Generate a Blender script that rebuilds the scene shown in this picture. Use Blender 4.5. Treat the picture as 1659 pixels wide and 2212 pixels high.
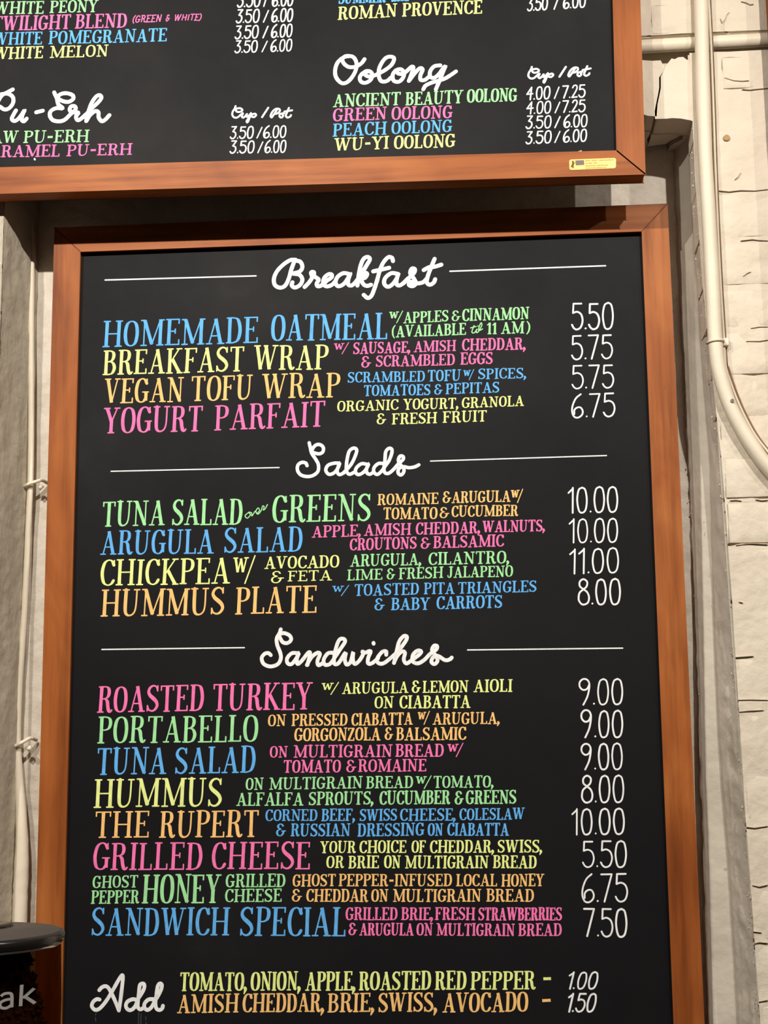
import bpy, bmesh, math, random
from mathutils import Vector, Matrix
random.seed(7)
for o in list(bpy.data.objects): bpy.data.objects.remove(o)
S = bpy.context.scene
COL = S.collection

# ---------------------------------------------------------------- camera
CAM = Vector((0.0, -2.04, 1.60))
cam_data = bpy.data.cameras.new('camera')
cam_data.sensor_fit = 'HORIZONTAL'
cam_data.sensor_width = 36.0
cam_data.lens = 36.0 * 3200.0 / 1659.0
cam = bpy.data.objects.new('camera', cam_data)
COL.objects.link(cam)
PITCH, YAW, ROLL = 0.165214, -0.0794699, -0.0106385
fwd = Vector((math.sin(YAW)*math.cos(PITCH), math.cos(YAW)*math.cos(PITCH), math.sin(PITCH)))
r0 = Vector((math.cos(YAW), -math.sin(YAW), 0)); u0 = r0.cross(fwd)
rgt = r0*math.cos(ROLL) + u0*math.sin(ROLL); upv = -r0*math.sin(ROLL) + u0*math.cos(ROLL)
cam.matrix_world = Matrix(((rgt.x, upv.x, -fwd.x, CAM.x), (rgt.y, upv.y, -fwd.y, CAM.y), (rgt.z, upv.z, -fwd.z, CAM.z), (0, 0, 0, 1)))
S.camera = cam

# ---------------------------------------------------------------- world, lamps, exposure
w = bpy.data.worlds.new('room_light'); S.world = w; w.use_nodes = True
w.node_tree.nodes['Background'].inputs[0].default_value = (1.0, 0.86, 0.70, 1)
w.node_tree.nodes['Background'].inputs[1].default_value = 0.048
S.view_settings.view_transform = 'Standard'; S.view_settings.look = 'None'
S.view_settings.exposure = 0.0; S.view_settings.gamma = 1.0
S.view_settings.use_curve_mapping = False

def spot(name, pos, aim, watts, col, size=115, radius=0.014, blend=0.9):
    l = bpy.data.lights.new(name, 'SPOT'); l.energy = watts; l.color = col
    l.spot_size = math.radians(size); l.spot_blend = blend; l.shadow_soft_size = radius
    o = bpy.data.objects.new(name, l); COL.objects.link(o)
    o.location = pos
    o.rotation_euler = (Vector(aim) - Vector(pos)).to_track_quat('-Z', 'Y').to_euler()
    return o
WARM = (1.0, 0.925, 0.83)
# a ceiling track of four small spot lamps parallel to the wall, above the camera
spot('track_spot', (0.69, -1.75, 3.06), (0.15, 0, 1.70), 101, WARM, 110)
spot('track_spot', (1.40, -1.75, 3.06), (0.25, 0, 1.70), 37, WARM, 110)
spot('track_spot', (-0.52, -1.75, 3.08), (-0.70, 0, 1.70), 110, WARM, 95)
spot('track_spot', (-1.07, -1.75, 3.08), (-0.25, 0, 1.70), 79, WARM, 110)

# ---------------------------------------------------------------- materials
def mat(name, col, rough=0.8, spec=0.3, metal=0.0):
    m = bpy.data.materials.new(name); m.use_nodes = True
    b = m.node_tree.nodes['Principled BSDF']
    b.inputs['Base Color'].default_value = (*col, 1); b.inputs['Roughness'].default_value = rough
    b.inputs['Specular IOR Level'].default_value = spec; b.inputs['Metallic'].default_value = metal
    return m
def N(m, t): return m.node_tree.nodes.new(t)
def L(m, a, b): m.node_tree.links.new(a, b)
def tex(m, scale=(1, 1, 1), nscale=5, detail=4, rough=0.55, world=False):
    tc = N(m, 'ShaderNodeNewGeometry' if world else 'ShaderNodeTexCoord'); mp = N(m, 'ShaderNodeMapping'); mp.inputs['Scale'].default_value = scale
    L(m, tc.outputs['Position' if world else 'Object'], mp.inputs['Vector'])
    n = N(m, 'ShaderNodeTexNoise'); n.inputs['Scale'].default_value = nscale
    n.inputs['Detail'].default_value = detail; n.inputs['Roughness'].default_value = rough
    L(m, mp.outputs[0], n.inputs['Vector'])
    return n
def ramp(m, src, stops):
    r = N(m, 'ShaderNodeValToRGB'); L(m, src, r.inputs[0])
    e = r.color_ramp.elements
    while len(e) > 1: e.remove(e[-1])
    e[0].position = stops[0][0]; e[0].color = (*stops[0][1], 1)
    for p, c in stops[1:]:
        x = e.new(p); x.color = (*c, 1)
    return r
def bsdf(m): return m.node_tree.nodes['Principled BSDF']
def bump(m, srcs, dist=0.002, strength=1.0):
    prev = None
    for s, d in srcs:
        b = N(m, 'ShaderNodeBump'); b.inputs['Strength'].default_value = strength; b.inputs['Distance'].default_value = d
        L(m, s, b.inputs['Height'])
        if prev: L(m, prev.outputs[0], b.inputs['Normal'])
        prev = b
    L(m, prev.outputs[0], bsdf(m).inputs['Normal'])
def mix(m, f, a, b, mode='MULTIPLY'):
    x = N(m, 'ShaderNodeMix'); x.data_type = 'RGBA'; x.blend_type = mode
    if isinstance(f, float): x.inputs[0].default_value = f
    else: L(m, f, x.inputs[0])
    L(m, a, x.inputs[6]); L(m, b, x.inputs[7]); return x.outputs[2]

def wood(name, axis, seed):
    m = mat(name, (0.4, 0.12, 0.03), 0.48, 0.2)
    sc = [34, 34, 34]; sc[axis] = 1.6
    n1 = tex(m, tuple(sc), 2.2, 5, 0.6)
    m.node_tree.nodes['Mapping'].inputs['Location'].default_value = (seed, seed*2, seed*.7)
    sc2 = [7, 7, 7]; sc2[axis] = 2.2
    n2 = tex(m, tuple(sc2), 1.6, 3, 0.5)
    n2.inputs['Distortion'].default_value = 1.2
    r1 = ramp(m, n1.outputs[0], [(0.27, (0.60, 0.54, 0.49)), (0.55, (1, 1, 1)), (0.8, (1.14, 1.16, 1.2))])
    r2 = ramp(m, n2.outputs[0], [(0.28, (0.235, 0.062, 0.013)), (0.5, (0.335, 0.096, 0.021)), (0.72, (0.41, 0.135, 0.034))])
    L(m, mix(m, 1.0, r2.outputs[0], r1.outputs[0]), bsdf(m).inputs['Base Color'])
    bump(m, [(n1.outputs[0], 0.0002)])
    return m
WOOD_H = wood('cherry_wood_along', 0, 1.3); WOOD_V = wood('cherry_wood_upright', 2, 4.1)

SLATE = mat('black_chalkboard', (0.02, 0.02, 0.022), 0.6, 0.13)
n = tex(SLATE, (1, 1, 1), 3.2, 5, 0.6); n2 = tex(SLATE, (1, 1, 1), 60, 3, 0.6)
r = ramp(SLATE, n.outputs[0], [(0.35, (0.0062, 0.0062, 0.0074)), (0.6, (0.0090, 0.0088, 0.0100)), (0.75, (0.0155, 0.0155, 0.0165))])
L(SLATE, r.outputs[0], bsdf(SLATE).inputs['Base Color'])
rr = ramp(SLATE, n.outputs[0], [(0.3, (0.62,)*3), (0.7, (0.52,)*3)]); L(SLATE, rr.outputs[0], bsdf(SLATE).inputs['Roughness'])
bump(SLATE, [(n2.outputs[0], 0.0001)])

def chalk(name, col):
    m = mat(name, col, 0.75, 0.2)
    n = tex(m, (60, 60, 22), 4, 3, 0.6)
    r = ramp(m, n.outputs[0], [(0.25, tuple(c*0.80 for c in col)), (0.55, col), (0.8, tuple(min(1, c*1.08) for c in col))])
    L(m, r.outputs[0], bsdf(m).inputs['Base Color']); return m
CH = {'P': chalk('pink_chalk_paint', (0.98, 0.195, 0.48)), 'B': chalk('blue_chalk_paint', (0.125, 0.46, 0.93)),
      'G': chalk('green_chalk_paint', (0.37, 0.82, 0.38)), 'Y': chalk('yellow_chalk_paint', (0.85, 0.95, 0.32)),
      'O': chalk('orange_chalk_paint', (0.98, 0.58, 0.205)), 'W': chalk('white_chalk_paint', (0.90, 0.91, 0.92)),
      'D': mat('faint_chalk_drip', (0.05, 0.05, 0.052), 0.8)}

def plaster(name, c0, c1, b1=0.004, b2=0.0012, rough=0.62, s1=9, s2=70):
    m = mat(name, c0, rough, 0.35)
    n1 = tex(m, (1, 1, 1), s1, 4, 0.6, True); n2 = tex(m, (1, 1, 1), s2, 5, 0.65, True); n3 = tex(m, (1, 1, 1), 26, 2, 0.5, True)
    r = ramp(m, n1.outputs[0], [(0.3, c1), (0.6, c0)])
    sp = ramp(m, n2.outputs[0], [(0.20, (0.70, 0.62, 0.52)), (0.27, (1, 1, 1))])
    L(m, mix(m, 1.0, r.outputs[0], sp.outputs[0]), bsdf(m).inputs['Base Color'])
    bump(m, [(n3.outputs[0], b1), (n2.outputs[0], b2)])
    return m
BRICK = plaster('cream_painted_brick', (0.71, 0.635, 0.52), (0.65, 0.575, 0.465), 0.0050, 0.0013)
MORTAR = plaster('cream_painted_mortar', (0.70, 0.625, 0.51), (0.635, 0.56, 0.45), 0.0050, 0.0014)
BACKP = plaster('off_white_wall_plaster', (0.78, 0.715, 0.62), (0.66, 0.60, 0.49), 0.0050, 0.0018, s1=38)
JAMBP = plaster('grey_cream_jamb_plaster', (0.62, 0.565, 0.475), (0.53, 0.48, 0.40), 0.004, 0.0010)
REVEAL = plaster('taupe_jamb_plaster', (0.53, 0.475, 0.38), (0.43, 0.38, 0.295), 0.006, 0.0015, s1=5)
PIPE = plaster('cream_painted_metal', (0.80, 0.72, 0.58), (0.74, 0.66, 0.52), 0.0006, 0.0003, 0.45, 14, 120)
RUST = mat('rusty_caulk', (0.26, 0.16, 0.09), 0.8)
CRACKM = mat('dirty_crack', (0.42, 0.33, 0.24), 0.9)
DARK = mat('dark_void', (0.02, 0.014, 0.01), 1.0)
BRASS = mat('yellow_brass_plate', (0.88, 0.52, 0.15), 0.38, 0.5, 0.25)
ETCH = mat('dark_etching', (0.16, 0.085, 0.03), 0.6)
ETCHB = mat('pale_brown_etching', (0.46, 0.26, 0.07), 0.6)
GREYP = mat('grey_etched_panel', (0.17, 0.14, 0.12), 0.5)
LIDM = mat('glossy_black_plastic', (0.012, 0.011, 0.011), 0.22, 0.55)
LIDT = mat('satin_black_plastic', (0.05, 0.042, 0.036), 0.5, 0.5)
CHROME = mat('polished_metal_ring', (0.6, 0.58, 0.55), 0.15, 0.5, 1.0)
GREYL = mat('grey_print', (0.36, 0.35, 0.34), 0.6)
BEAN = mat('dark_roasted_beans', (0.20, 0.10, 0.075), 0.4, 0.5)
BODY = mat('grey_metal_housing', (0.10, 0.10, 0.10), 0.4, 0.5, 0.6)
FLOORM = mat('brown_floor_boards', (0.16, 0.09, 0.05), 0.6)
n = tex(FLOORM, (1, 12, 1), 4); rr = ramp(FLOORM, n.outputs[0], [(0.3, (0.11, 0.06, 0.035)), (0.7, (0.2, 0.12, 0.07))]); L(FLOORM, rr.outputs[0], bsdf(FLOORM).inputs['Base Color'])
COUNTER = mat('dark_counter_laminate', (0.045, 0.04, 0.038), 0.4)
TINT = bpy.data.materials.new('smoky_clear_plastic'); TINT.use_nodes = True
nt = TINT.node_tree; nt.nodes.clear()
out = nt.nodes.new('ShaderNodeOutputMaterial'); mx = nt.nodes.new('ShaderNodeMixShader')
tr = nt.nodes.new('ShaderNodeBsdfTransparent'); tr.inputs[0].default_value = (0.27, 0.195, 0.11, 1)
gl = nt.nodes.new('ShaderNodeBsdfGlossy'); gl.inputs['Roughness'].default_value = 0.06
fr = nt.nodes.new('ShaderNodeFresnel'); fr.inputs[0].default_value = 1.22
gb = nt.nodes.new('ShaderNodeNewGeometry'); sb = nt.nodes.new('ShaderNodeMath'); sb.operation = 'SUBTRACT'; sb.inputs[0].default_value = 1.0
ml = nt.nodes.new('ShaderNodeMath'); ml.operation = 'MULTIPLY'      # the hidden inner face does not mirror
nt.links.new(gb.outputs['Backfacing'], sb.inputs[1]); nt.links.new(fr.outputs[0], ml.inputs[0]); nt.links.new(sb.outputs[0], ml.inputs[1])
nt.links.new(ml.outputs[0], mx.inputs[0]); nt.links.new(tr.outputs[0], mx.inputs[1]); nt.links.new(gl.outputs[0], mx.inputs[2]); nt.links.new(mx.outputs[0], out.inputs[0])

# ---------------------------------------------------------------- object helpers
def obj(name, verts, faces, m, parent=None, smooth=False, kind=None, label=None, cat=None, group=None):
    me = bpy.data.meshes.new(name); me.from_pydata([tuple(v) for v in verts], [], faces); me.update()
    if m: me.materials.append(m)
    if smooth:
        for p in me.polygons: p.use_smooth = True
    o = bpy.data.objects.new(name, me); COL.objects.link(o)
    if parent: o.parent = parent
    if kind: o['kind'] = kind
    if label: o['label'] = label
    if cat: o['category'] = cat
    if group: o['group'] = group
    return o
def thing(name, label, cat, group=None):
    o = bpy.data.objects.new(name, None); COL.objects.link(o); o['label'] = label; o['category'] = cat
    o.empty_display_size = 0.05
    if group: o['group'] = group
    return o
def box(x0, x1, y0, y1, z0, z1):
    v = [(x, y, z) for x in (x0, x1) for y in (y0, y1) for z in (z0, z1)]
    f = [(0, 1, 3, 2), (4, 6, 7, 5), (0, 4, 5, 1), (2, 3, 7, 6), (0, 2, 6, 4), (1, 5, 7, 3)]
    return v, f
def join(parts):
    V, F = [], []
    for v, f in parts:
        b = len(V); V += list(v); F += [tuple(i+b for i in q) for q in f]
    return V, F
def prism(pts, y0, y1):          # polygon in X,Z extruded along Y
    n = len(pts)
    v = [(x, y0, z) for x, z in pts] + [(x, y1, z) for x, z in pts]
    f = [tuple(range(n)), tuple(range(2*n-1, n-1, -1))] + [(i, (i+1) % n, n+(i+1) % n, n+i) for i in range(n)]
    return v, f
def bevel(o, w=0.002, seg=2):
    md = o.modifiers.new('bevel', 'BEVEL'); md.width = w; md.segments = seg; md.limit_method = 'ANGLE'; md.angle_limit = math.radians(40)
def cr(pts, k=6, closed=False):  # Catmull-Rom through points of any dimension
    n = len(pts); out = []
    if n == 2 and not closed: return [tuple(p) for p in pts]
    rng = n if closed else n-1
    for i in range(rng):
        p1, p2 = pts[i], pts[(i+1) % n]
        if closed: p0, p3 = pts[i-1], pts[(i+2) % n]
        else:
            p0 = pts[i-1] if i > 0 else tuple(2*a-b for a, b in zip(p1, p2))
            p3 = pts[i+2] if i+2 < n else tuple(2*b-a for a, b in zip(p1, p2))
        for j in range(k):
            t = j/k
            out.append(tuple(0.5*((2*b)+(-a+c)*t+(2*a-5*b+4*c-d)*t*t+(-a+3*b-3*c+d)*t**3) for a, b, c, d in zip(p0, p1, p2, p3)))
    if not closed: out.append(tuple(pts[-1]))
    return out
def tube(path, rad, seg=14, cap=True, wob=0.0):
    P = [Vector(p) for p in path]; V, F = [], []
    R = rad if isinstance(rad, (list, tuple)) else [rad]*len(P)
    ref = Vector((0, 1, 0))
    for i, p in enumerate(P):
        t = (P[min(i+1, len(P)-1)]-P[max(i-1, 0)]).normalized()
        a = t.cross(ref)
        if a.length < 1e-4: a = t.cross(Vector((1, 0, 0)))
        a.normalize(); b = t.cross(a).normalized()
        for s in range(seg):
            an = 2*math.pi*s/seg; r = R[i]*(1+random.uniform(-wob, wob))
            V.append(p+(a*math.cos(an)+b*math.sin(an))*r)
    for i in range(len(P)-1):
        for s in range(seg):
            s2 = (s+1) % seg; F.append((i*seg+s, i*seg+s2, (i+1)*seg+s2, (i+1)*seg+s))
    if cap:
        F.append(tuple(range(seg))[::-1]); F.append(tuple(range((len(P)-1)*seg, len(P)*seg)))
    return V, F
def lathe(prof, cx, cy, seg=64):
    V, F = [], []
    for r, z in prof:
        for s in range(seg):
            a = 2*math.pi*s/seg; V.append((cx+r*math.cos(a), cy+r*math.sin(a), z))
    for i in range(len(prof)-1):
        for s in range(seg):
            s2 = (s+1) % seg; F.append((i*seg+s, i*seg+s2, (i+1)*seg+s2, (i+1)*seg+s))
    return V, F

# measured outlines, metres on their own planes
TILT = 0.0220
LOW_OUT = [(-0.6633, 2.3997), (0.2545, 2.3995), (0.2591, 1.0900), (-0.6719, 1.0900)]
LOW_IN = [(-0.6246, 2.3624), (0.2175, 2.3609), (0.2195, 1.1300), (-0.6331, 1.1300)]
UP_OUT = [(-1.0140, 3.0620), (0.2200, 3.0500), (0.2130, 2.4059), (-1.0200, 2.4204)]
UP_IN = [(-0.9771, 3.0251), (0.1831, 3.0131), (0.1761, 2.4409), (-0.9831, 2.4595)]
TH_OUT = [(0.4005, 3.0000), (1.2500, 3.0000), (1.2500, 1.9800), (0.4005, 1.9800)]
TH_IN = [(0.4345, 2.9620), (1.2120, 2.9620), (1.2120, 2.0180), (0.4345, 2.0180)]
LINTEL = [[(0.1894, 2.5971), (0.2207, 2.5955), (0.2359, 2.5937), (0.2459, 2.5939), (0.2495, 2.5862), (0.2486, 2.5798), (0.2443, 2.5714), (0.2436, 2.5536), (0.2411, 2.5423), (0.2379, 2.5289), (0.2363, 2.5127), (0.2261, 2.5139), (0.2183, 2.5171), (0.1865, 2.5186)], [(0.2511, 2.5761), (0.2554, 2.5845), (0.2597, 2.5907), (0.2639, 2.5959), (0.2678, 2.5946), (0.2732, 2.5975), (0.2792, 2.5976), (0.2830, 2.5938), (0.2889, 2.5921), (0.2886, 2.6000), (0.2959, 2.6003), (0.3204, 2.6005), (0.3157, 2.4991), (0.2954, 2.5000), (0.2864, 2.5040), (0.2720, 2.5075), (0.2602, 2.5087), (0.2523, 2.5081), (0.2378, 2.5084), (0.2378, 2.5183), (0.2399, 2.5281), (0.2431, 2.5415), (0.2456, 2.5535), (0.2462, 2.5692)]]
LIGHT_BAND = [(2.3179, 0.2916, 0.2915), (2.2756, 0.2904, 0.2929), (2.2057, 0.2886, 0.2931), (2.1158, 0.2872, 0.2957), (2.0136, 0.2873, 0.2989), (1.8799, 0.2838, 0.2960), (1.7813, 0.2813, 0.2940), (1.6459, 0.2771, 0.2934), (1.5572, 0.2749, 0.2950), (1.4511, 0.2745, 0.2987), (1.3225, 0.2716, 0.3005), (1.2323, 0.2699, 0.3011)]  # facet added to the right reveal, shaped to stand in for a light strip
CRACKS = [[(0.3353, 2.6558), (0.3377, 2.6484), (0.3419, 2.6540), (0.3442, 2.6604), (0.3484, 2.6652)], [(0.3664, 2.6808), (0.3735, 2.6783), (0.3787, 2.6751), (0.3840, 2.6755)], [(0.3369, 2.5639), (0.3499, 2.5590), (0.3616, 2.5577), (0.3715, 2.5580)], [(0.3610, 2.5450), (0.3721, 2.5437), (0.3852, 2.5445), (0.3977, 2.5453)], [(0.3210, 2.3933), (0.3352, 2.3913), (0.3515, 2.3926), (0.3709, 2.3911), (0.3897, 2.3924)], [(0.3439, 2.4089), (0.3486, 2.4129), (0.3528, 2.4197)], [(0.3478, 2.3177), (0.3640, 2.3191), (0.3736, 2.3174), (0.3857, 2.3162)], [(0.3484, 2.2652), (0.3544, 2.2697), (0.3597, 2.2716)], [(0.3555, 2.1893), (0.3671, 2.1910), (0.3791, 2.1905)], [(0.3482, 2.1708), (0.3660, 2.1702), (0.3782, 2.1718)], [(0.3150, 1.9456), (0.3232, 1.9461), (0.3307, 1.9446)], [(0.3495, 1.9461), (0.3576, 1.9446), (0.3663, 1.9450)], [(0.3201, 1.8832), (0.3389, 1.8853), (0.3631, 1.8835)], [(0.3201, 1.8057), (0.3256, 1.8043)], [(0.3096, 1.7305), (0.3250, 1.7315), (0.3361, 1.7320)], [(0.3099, 1.6734), (0.3283, 1.6737), (0.3521, 1.6728)], [(0.3103, 1.6573), (0.3275, 1.6589), (0.3459, 1.6593)], [(0.3078, 1.5070), (0.3258, 1.5050), (0.3435, 1.5073)], [(0.3191, 1.4310), (0.3280, 1.4292), (0.3395, 1.4316)], [(0.3167, 1.3720), (0.3280, 1.3708)], [(0.3135, 1.3556), (0.3244, 1.3585), (0.3356, 1.3573)], [(0.3157, 1.2828), (0.3319, 1.2857)]]
PLATE = [(0.1084, 2.4310), (0.1740, 2.4306), (0.1732, 2.4153), (0.1083, 2.4154)]
SCRAP = [(0.1205, 2.4422), (0.1220, 2.4466), (0.1266, 2.4479), (0.1290, 2.4432)]
CONDUIT = [(0.3071, -0.0125, 2.7238), (0.3072, -0.0125, 2.6803), (0.3039, -0.0125, 2.5490), (0.3025, -0.0125, 2.4465), (0.3029, -0.0125, 2.3842), (0.3036, -0.0125, 2.2883), (0.3037, -0.0125, 2.2207), (0.3039, -0.0125, 2.1692), (0.3070, -0.0125, 2.1272), (0.3186, -0.0125, 2.0794), (0.3350, -0.0125, 2.0410), (0.3505, -0.0125, 2.0132), (0.3644, -0.0125, 1.9921), (0.3906, -0.0125, 1.9586), (0.4256, -0.0125, 1.9193)]
STRAP = (0.3041, 2.1679)
SCREW = (0.3214, -0.0220, 2.0810)
HZ = (2.6241, 2.6255)
CABLE = [(0.3204, -0.0040, 2.7278), (0.3197, -0.0040, 2.6842), (0.3197, -0.0040, 2.6121), (0.3187, -0.0040, 2.5197), (0.3171, -0.0040, 2.4286), (0.3165, -0.0040, 2.3318), (0.3165, -0.0040, 2.2500), (0.3172, -0.0040, 2.1826), (0.3175, -0.0040, 2.1358), (0.3260, -0.0040, 2.1024), (0.3377, -0.0040, 2.0690), (0.3513, -0.0040, 2.0391), (0.3653, -0.0040, 2.0172), (0.3876, -0.0040, 1.9893)]
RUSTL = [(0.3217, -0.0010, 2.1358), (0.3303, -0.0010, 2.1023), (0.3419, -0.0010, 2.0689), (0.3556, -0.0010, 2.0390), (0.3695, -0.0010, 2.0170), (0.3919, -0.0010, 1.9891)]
RUSTU = [(0.3238, -0.0012, 2.7292), (0.3232, -0.0012, 2.6855), (0.3231, -0.0012, 2.6134), (0.3221, -0.0012, 2.5208), (0.3205, -0.0012, 2.4296), (0.3198, -0.0012, 2.3327), (0.3198, -0.0012, 2.2508), (0.3205, -0.0012, 2.1833), (0.3208, -0.0012, 2.1364)]
LCABLE = [(-0.7288, 0.1000, 2.4874), (-0.7220, 0.1000, 2.4568), (-0.7140, 0.1000, 2.4113), (-0.7114, 0.1000, 2.3589), (-0.7093, 0.1000, 2.2627), (-0.7050, 0.1000, 2.1173), (-0.7036, 0.1000, 2.0457), (-0.7034, 0.1000, 2.0032), (-0.7042, 0.1000, 1.9679), (-0.7053, 0.1000, 1.8980), (-0.7069, 0.1000, 1.8219), (-0.7094, 0.1000, 1.7535), (-0.7112, 0.1000, 1.6993), (-0.7108, 0.1000, 1.6320), (-0.7060, 0.1000, 1.5654), (-0.7003, 0.0980, 1.4996), (-0.6994, 0.0980, 1.4475), (-0.7000, 0.0980, 1.4022), (-0.6992, 0.0980, 1.3317), (-0.6972, 0.0980, 1.2430)]
TIES = [(-0.6997, 2.0104, 1.0000, 0.7500), (-0.7062, 1.6239, 1.0000, 1.1000)]
PLUG = (0.3354, 2.4721)
HOPPER = (-0.3979, -0.9400, 1.4771, 0.0697)
HLET = (-0.3438, -0.3484, 1.4316, 0.0144)

# ---------------------------------------------------------------- the masonry
def hsh(x, y, z, s=0):
    v = math.sin(x*127.1+y*311.7+z*74.7+s*19.19)*43758.5453
    return v-math.floor(v)
def vnoise(x, y, s=0):
    xi, yi = math.floor(x), math.floor(y); fx, fy = x-xi, y-yi
    fx = fx*fx*(3-2*fx); fy = fy*fy*(3-2*fy)
    a = hsh(xi, yi, s); b = hsh(xi+1, yi, s); c = hsh(xi, yi+1, s); d = hsh(xi+1, yi+1, s)
    return (a*(1-fx)+b*fx)*(1-fy)+(c*(1-fx)+d*fx)*fy-0.5
def sheet(fn, nu, nv):
    V = [fn(i/nu, j/nv) for j in range(nv+1) for i in range(nu+1)]
    F = [(j*(nu+1)+i, j*(nu+1)+i+1, (j+1)*(nu+1)+i+1, (j+1)*(nu+1)+i) for j in range(nv) for i in range(nu)]
    return V, F
XF = [(0.9, 0.326), (1.262, 0.3197), (1.55, 0.3135), (1.806, 0.3104), (2.0, 0.3058), (2.14, 0.297), (2.266, 0.2905), (2.4175, 0.2878), (2.53, 0.2878)]
def xf(z):
    for (a, xa), (b, xb) in zip(XF, XF[1:]):
        if z <= b: return xa+(xb-xa)*max(0, (z-a)/(b-a))
    return XF[-1][1]
XL = -0.716
# core slab behind the brick skin: piers, lintel band, recessed chase for the level pipe, upper field
core = join([box(0.345, 1.3, 0.0042, 0.34, 0.85, 2.595), box(-1.6, XL-0.02, 0.0042, 0.34, 0.85, 2.595),
             box(-1.6, 1.3, 0.075, 0.34, 2.545, 2.60), box(-1.6, 1.3, 0.035, 0.34, 2.60, 2.634), box(-1.6, 1.3, 0.0042, 0.34, 2.634, 3.5)])
wall_front = obj('wall_front', *core, MORTAR, kind='structure')
V, F = sheet(lambda u, v: (-0.80+1.16*u, 0.12+0.002*vnoise(u*24, v*46, 3), 0.85+1.72*v), 60, 90)
b = len(V); V += [(-0.80, 0.30, 0.85), (0.36, 0.30, 0.85), (0.36, 0.30, 2.57), (-0.80, 0.30, 2.57)]; F += [(b+1, b, b+3, b+2)]
wall_back = obj('wall_back', V, F, BACKP, kind='structure', smooth=True)
V, F = sheet(lambda u, v: (xf(0.85+1.755*v)+0.001+0.75*u, 0.0001+0.0020*vnoise(u*40, v*90, 8), 0.85+1.755*v), 40, 200)
obj('mortar_skin', V, F, MORTAR, parent=wall_front, smooth=True)
V, F = sheet(lambda u, v: (-0.2+1.25*u, 0.0001+0.0020*vnoise(u*50, v*30, 6), 2.636+0.36*v), 50, 60)
obj('mortar_skin', V, F, MORTAR, parent=wall_front, smooth=True)
# plastered reveals left and right of the recess
def lerp_tab(tab, z, k):
    if z >= tab[0][0]: return tab[0][k]
    for p, q in zip(tab, tab[1:]):
        if z >= q[0]: return p[k]+(q[k]-p[k])*(p[0]-z)/(p[0]-q[0])
    return tab[-1][k]
def rjamb(u, v):
    z = 0.85+1.70*v; xa, xc = lerp_tab(LIGHT_BAND, z, 1), lerp_tab(LIGHT_BAND, z, 2)
    xb_ = min(0.2745-0.002*(z-1.8), xa-0.0035); x3 = xf(z)+0.003
    prof = [(0, xb_, 0.122), (0.36, xa, 0.072), (0.50, xc, 0.0665), (0.62, xc+0.001, 0.056), (1.0, x3, 0.006)]
    for p, q in zip(prof, prof[1:]):
        if u <= q[0]+1e-6:
            t = (u-p[0])/(q[0]-p[0]); x = p[1]+(q[1]-p[1])*t; y = p[2]+(q[2]-p[2])*t; break
    rough = 0.0022 if (u < 0.12 or u > 0.72) else 0.0003
    n_ = vnoise(u*9, z*60, 5)*rough*2
    return (x+n_*0.9, y+n_*0.3, z)
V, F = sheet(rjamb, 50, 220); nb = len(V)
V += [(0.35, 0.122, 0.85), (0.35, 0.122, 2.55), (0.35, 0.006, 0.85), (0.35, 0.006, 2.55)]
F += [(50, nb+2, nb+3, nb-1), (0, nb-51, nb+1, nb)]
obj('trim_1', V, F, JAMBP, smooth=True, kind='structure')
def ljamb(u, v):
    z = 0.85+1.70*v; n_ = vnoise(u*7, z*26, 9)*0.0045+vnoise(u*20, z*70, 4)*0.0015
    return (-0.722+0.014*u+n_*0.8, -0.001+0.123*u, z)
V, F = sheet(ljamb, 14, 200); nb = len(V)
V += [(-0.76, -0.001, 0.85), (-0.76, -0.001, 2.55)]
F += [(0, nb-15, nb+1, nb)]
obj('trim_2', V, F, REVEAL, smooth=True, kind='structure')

# bricks: rounded uneven blocks; a few shared meshes, stretched to each course
def brick_mesh(seed, amp=0.0026):
    US = [0, .025, .2, .4, .6, .8, .975, 1]; VS = [0, .07, .36, .64, .93, 1]
    V, F = [], []; nx, nz = len(US)-1, len(VS)-1
    for j in range(nz+1):
        for i in range(nx+1):
            edge = i in (0, nx) or j in (0, nz)
            y = 0.0022 if edge else 0.0
            y += amp*vnoise(i*0.7+seed*3, j*0.7, seed)
            dx = 0.012*vnoise(j*1.3, seed*2.1, seed+5) if i in (0, nx) else 0
            dz = 0.05*vnoise(i*0.8, seed*5.3, seed+9) if j in (0, nz) else 0
            V.append((US[i]+dx, y, VS[j]+dz))
    F = [(j*(nx+1)+i, j*(nx+1)+i+1, (j+1)*(nx+1)+i+1, (j+1)*(nx+1)+i) for j in range(nz) for i in range(nx)]
    ring = [i for i in range(nx+1)] + [j*(nx+1)+nx for j in range(1, nz+1)] + [nz*(nx+1)+i for i in range(nx-1, -1, -1)] + [j*(nx+1) for j in range(nz-1, 0, -1)]
    b = len(V)
    for k in ring:
        x, y, z = V[k]; V.append((x, 0.055, z))
    n = len(ring)
    for k in range(n):
        k2 = (k+1) % n; F.append((ring[k2], ring[k], b+k, b+k2))
    F.append(tuple(range(b, b+n)))
    me = bpy.data.meshes.new('brick'); me.from_pydata(V, [], F); me.update(); me.materials.append(BRICK)
    for p in list(me.polygons)[:nx*nz]: p.use_smooth = True
    return me
BM = [brick_mesh(s) for s in range(8)]
def brick(x0, x1, z0, z1, y=0.0):
    o = bpy.data.objects.new('brick', BM[random.randrange(8)]); COL.objects.link(o)
    o.parent = wall_front; o.location = (x0, y+random.uniform(-0.0016, 0.0010), z0)
    o.scale = (x1-x0, 1, z1-z0); return o
J = 0.0016
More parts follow.
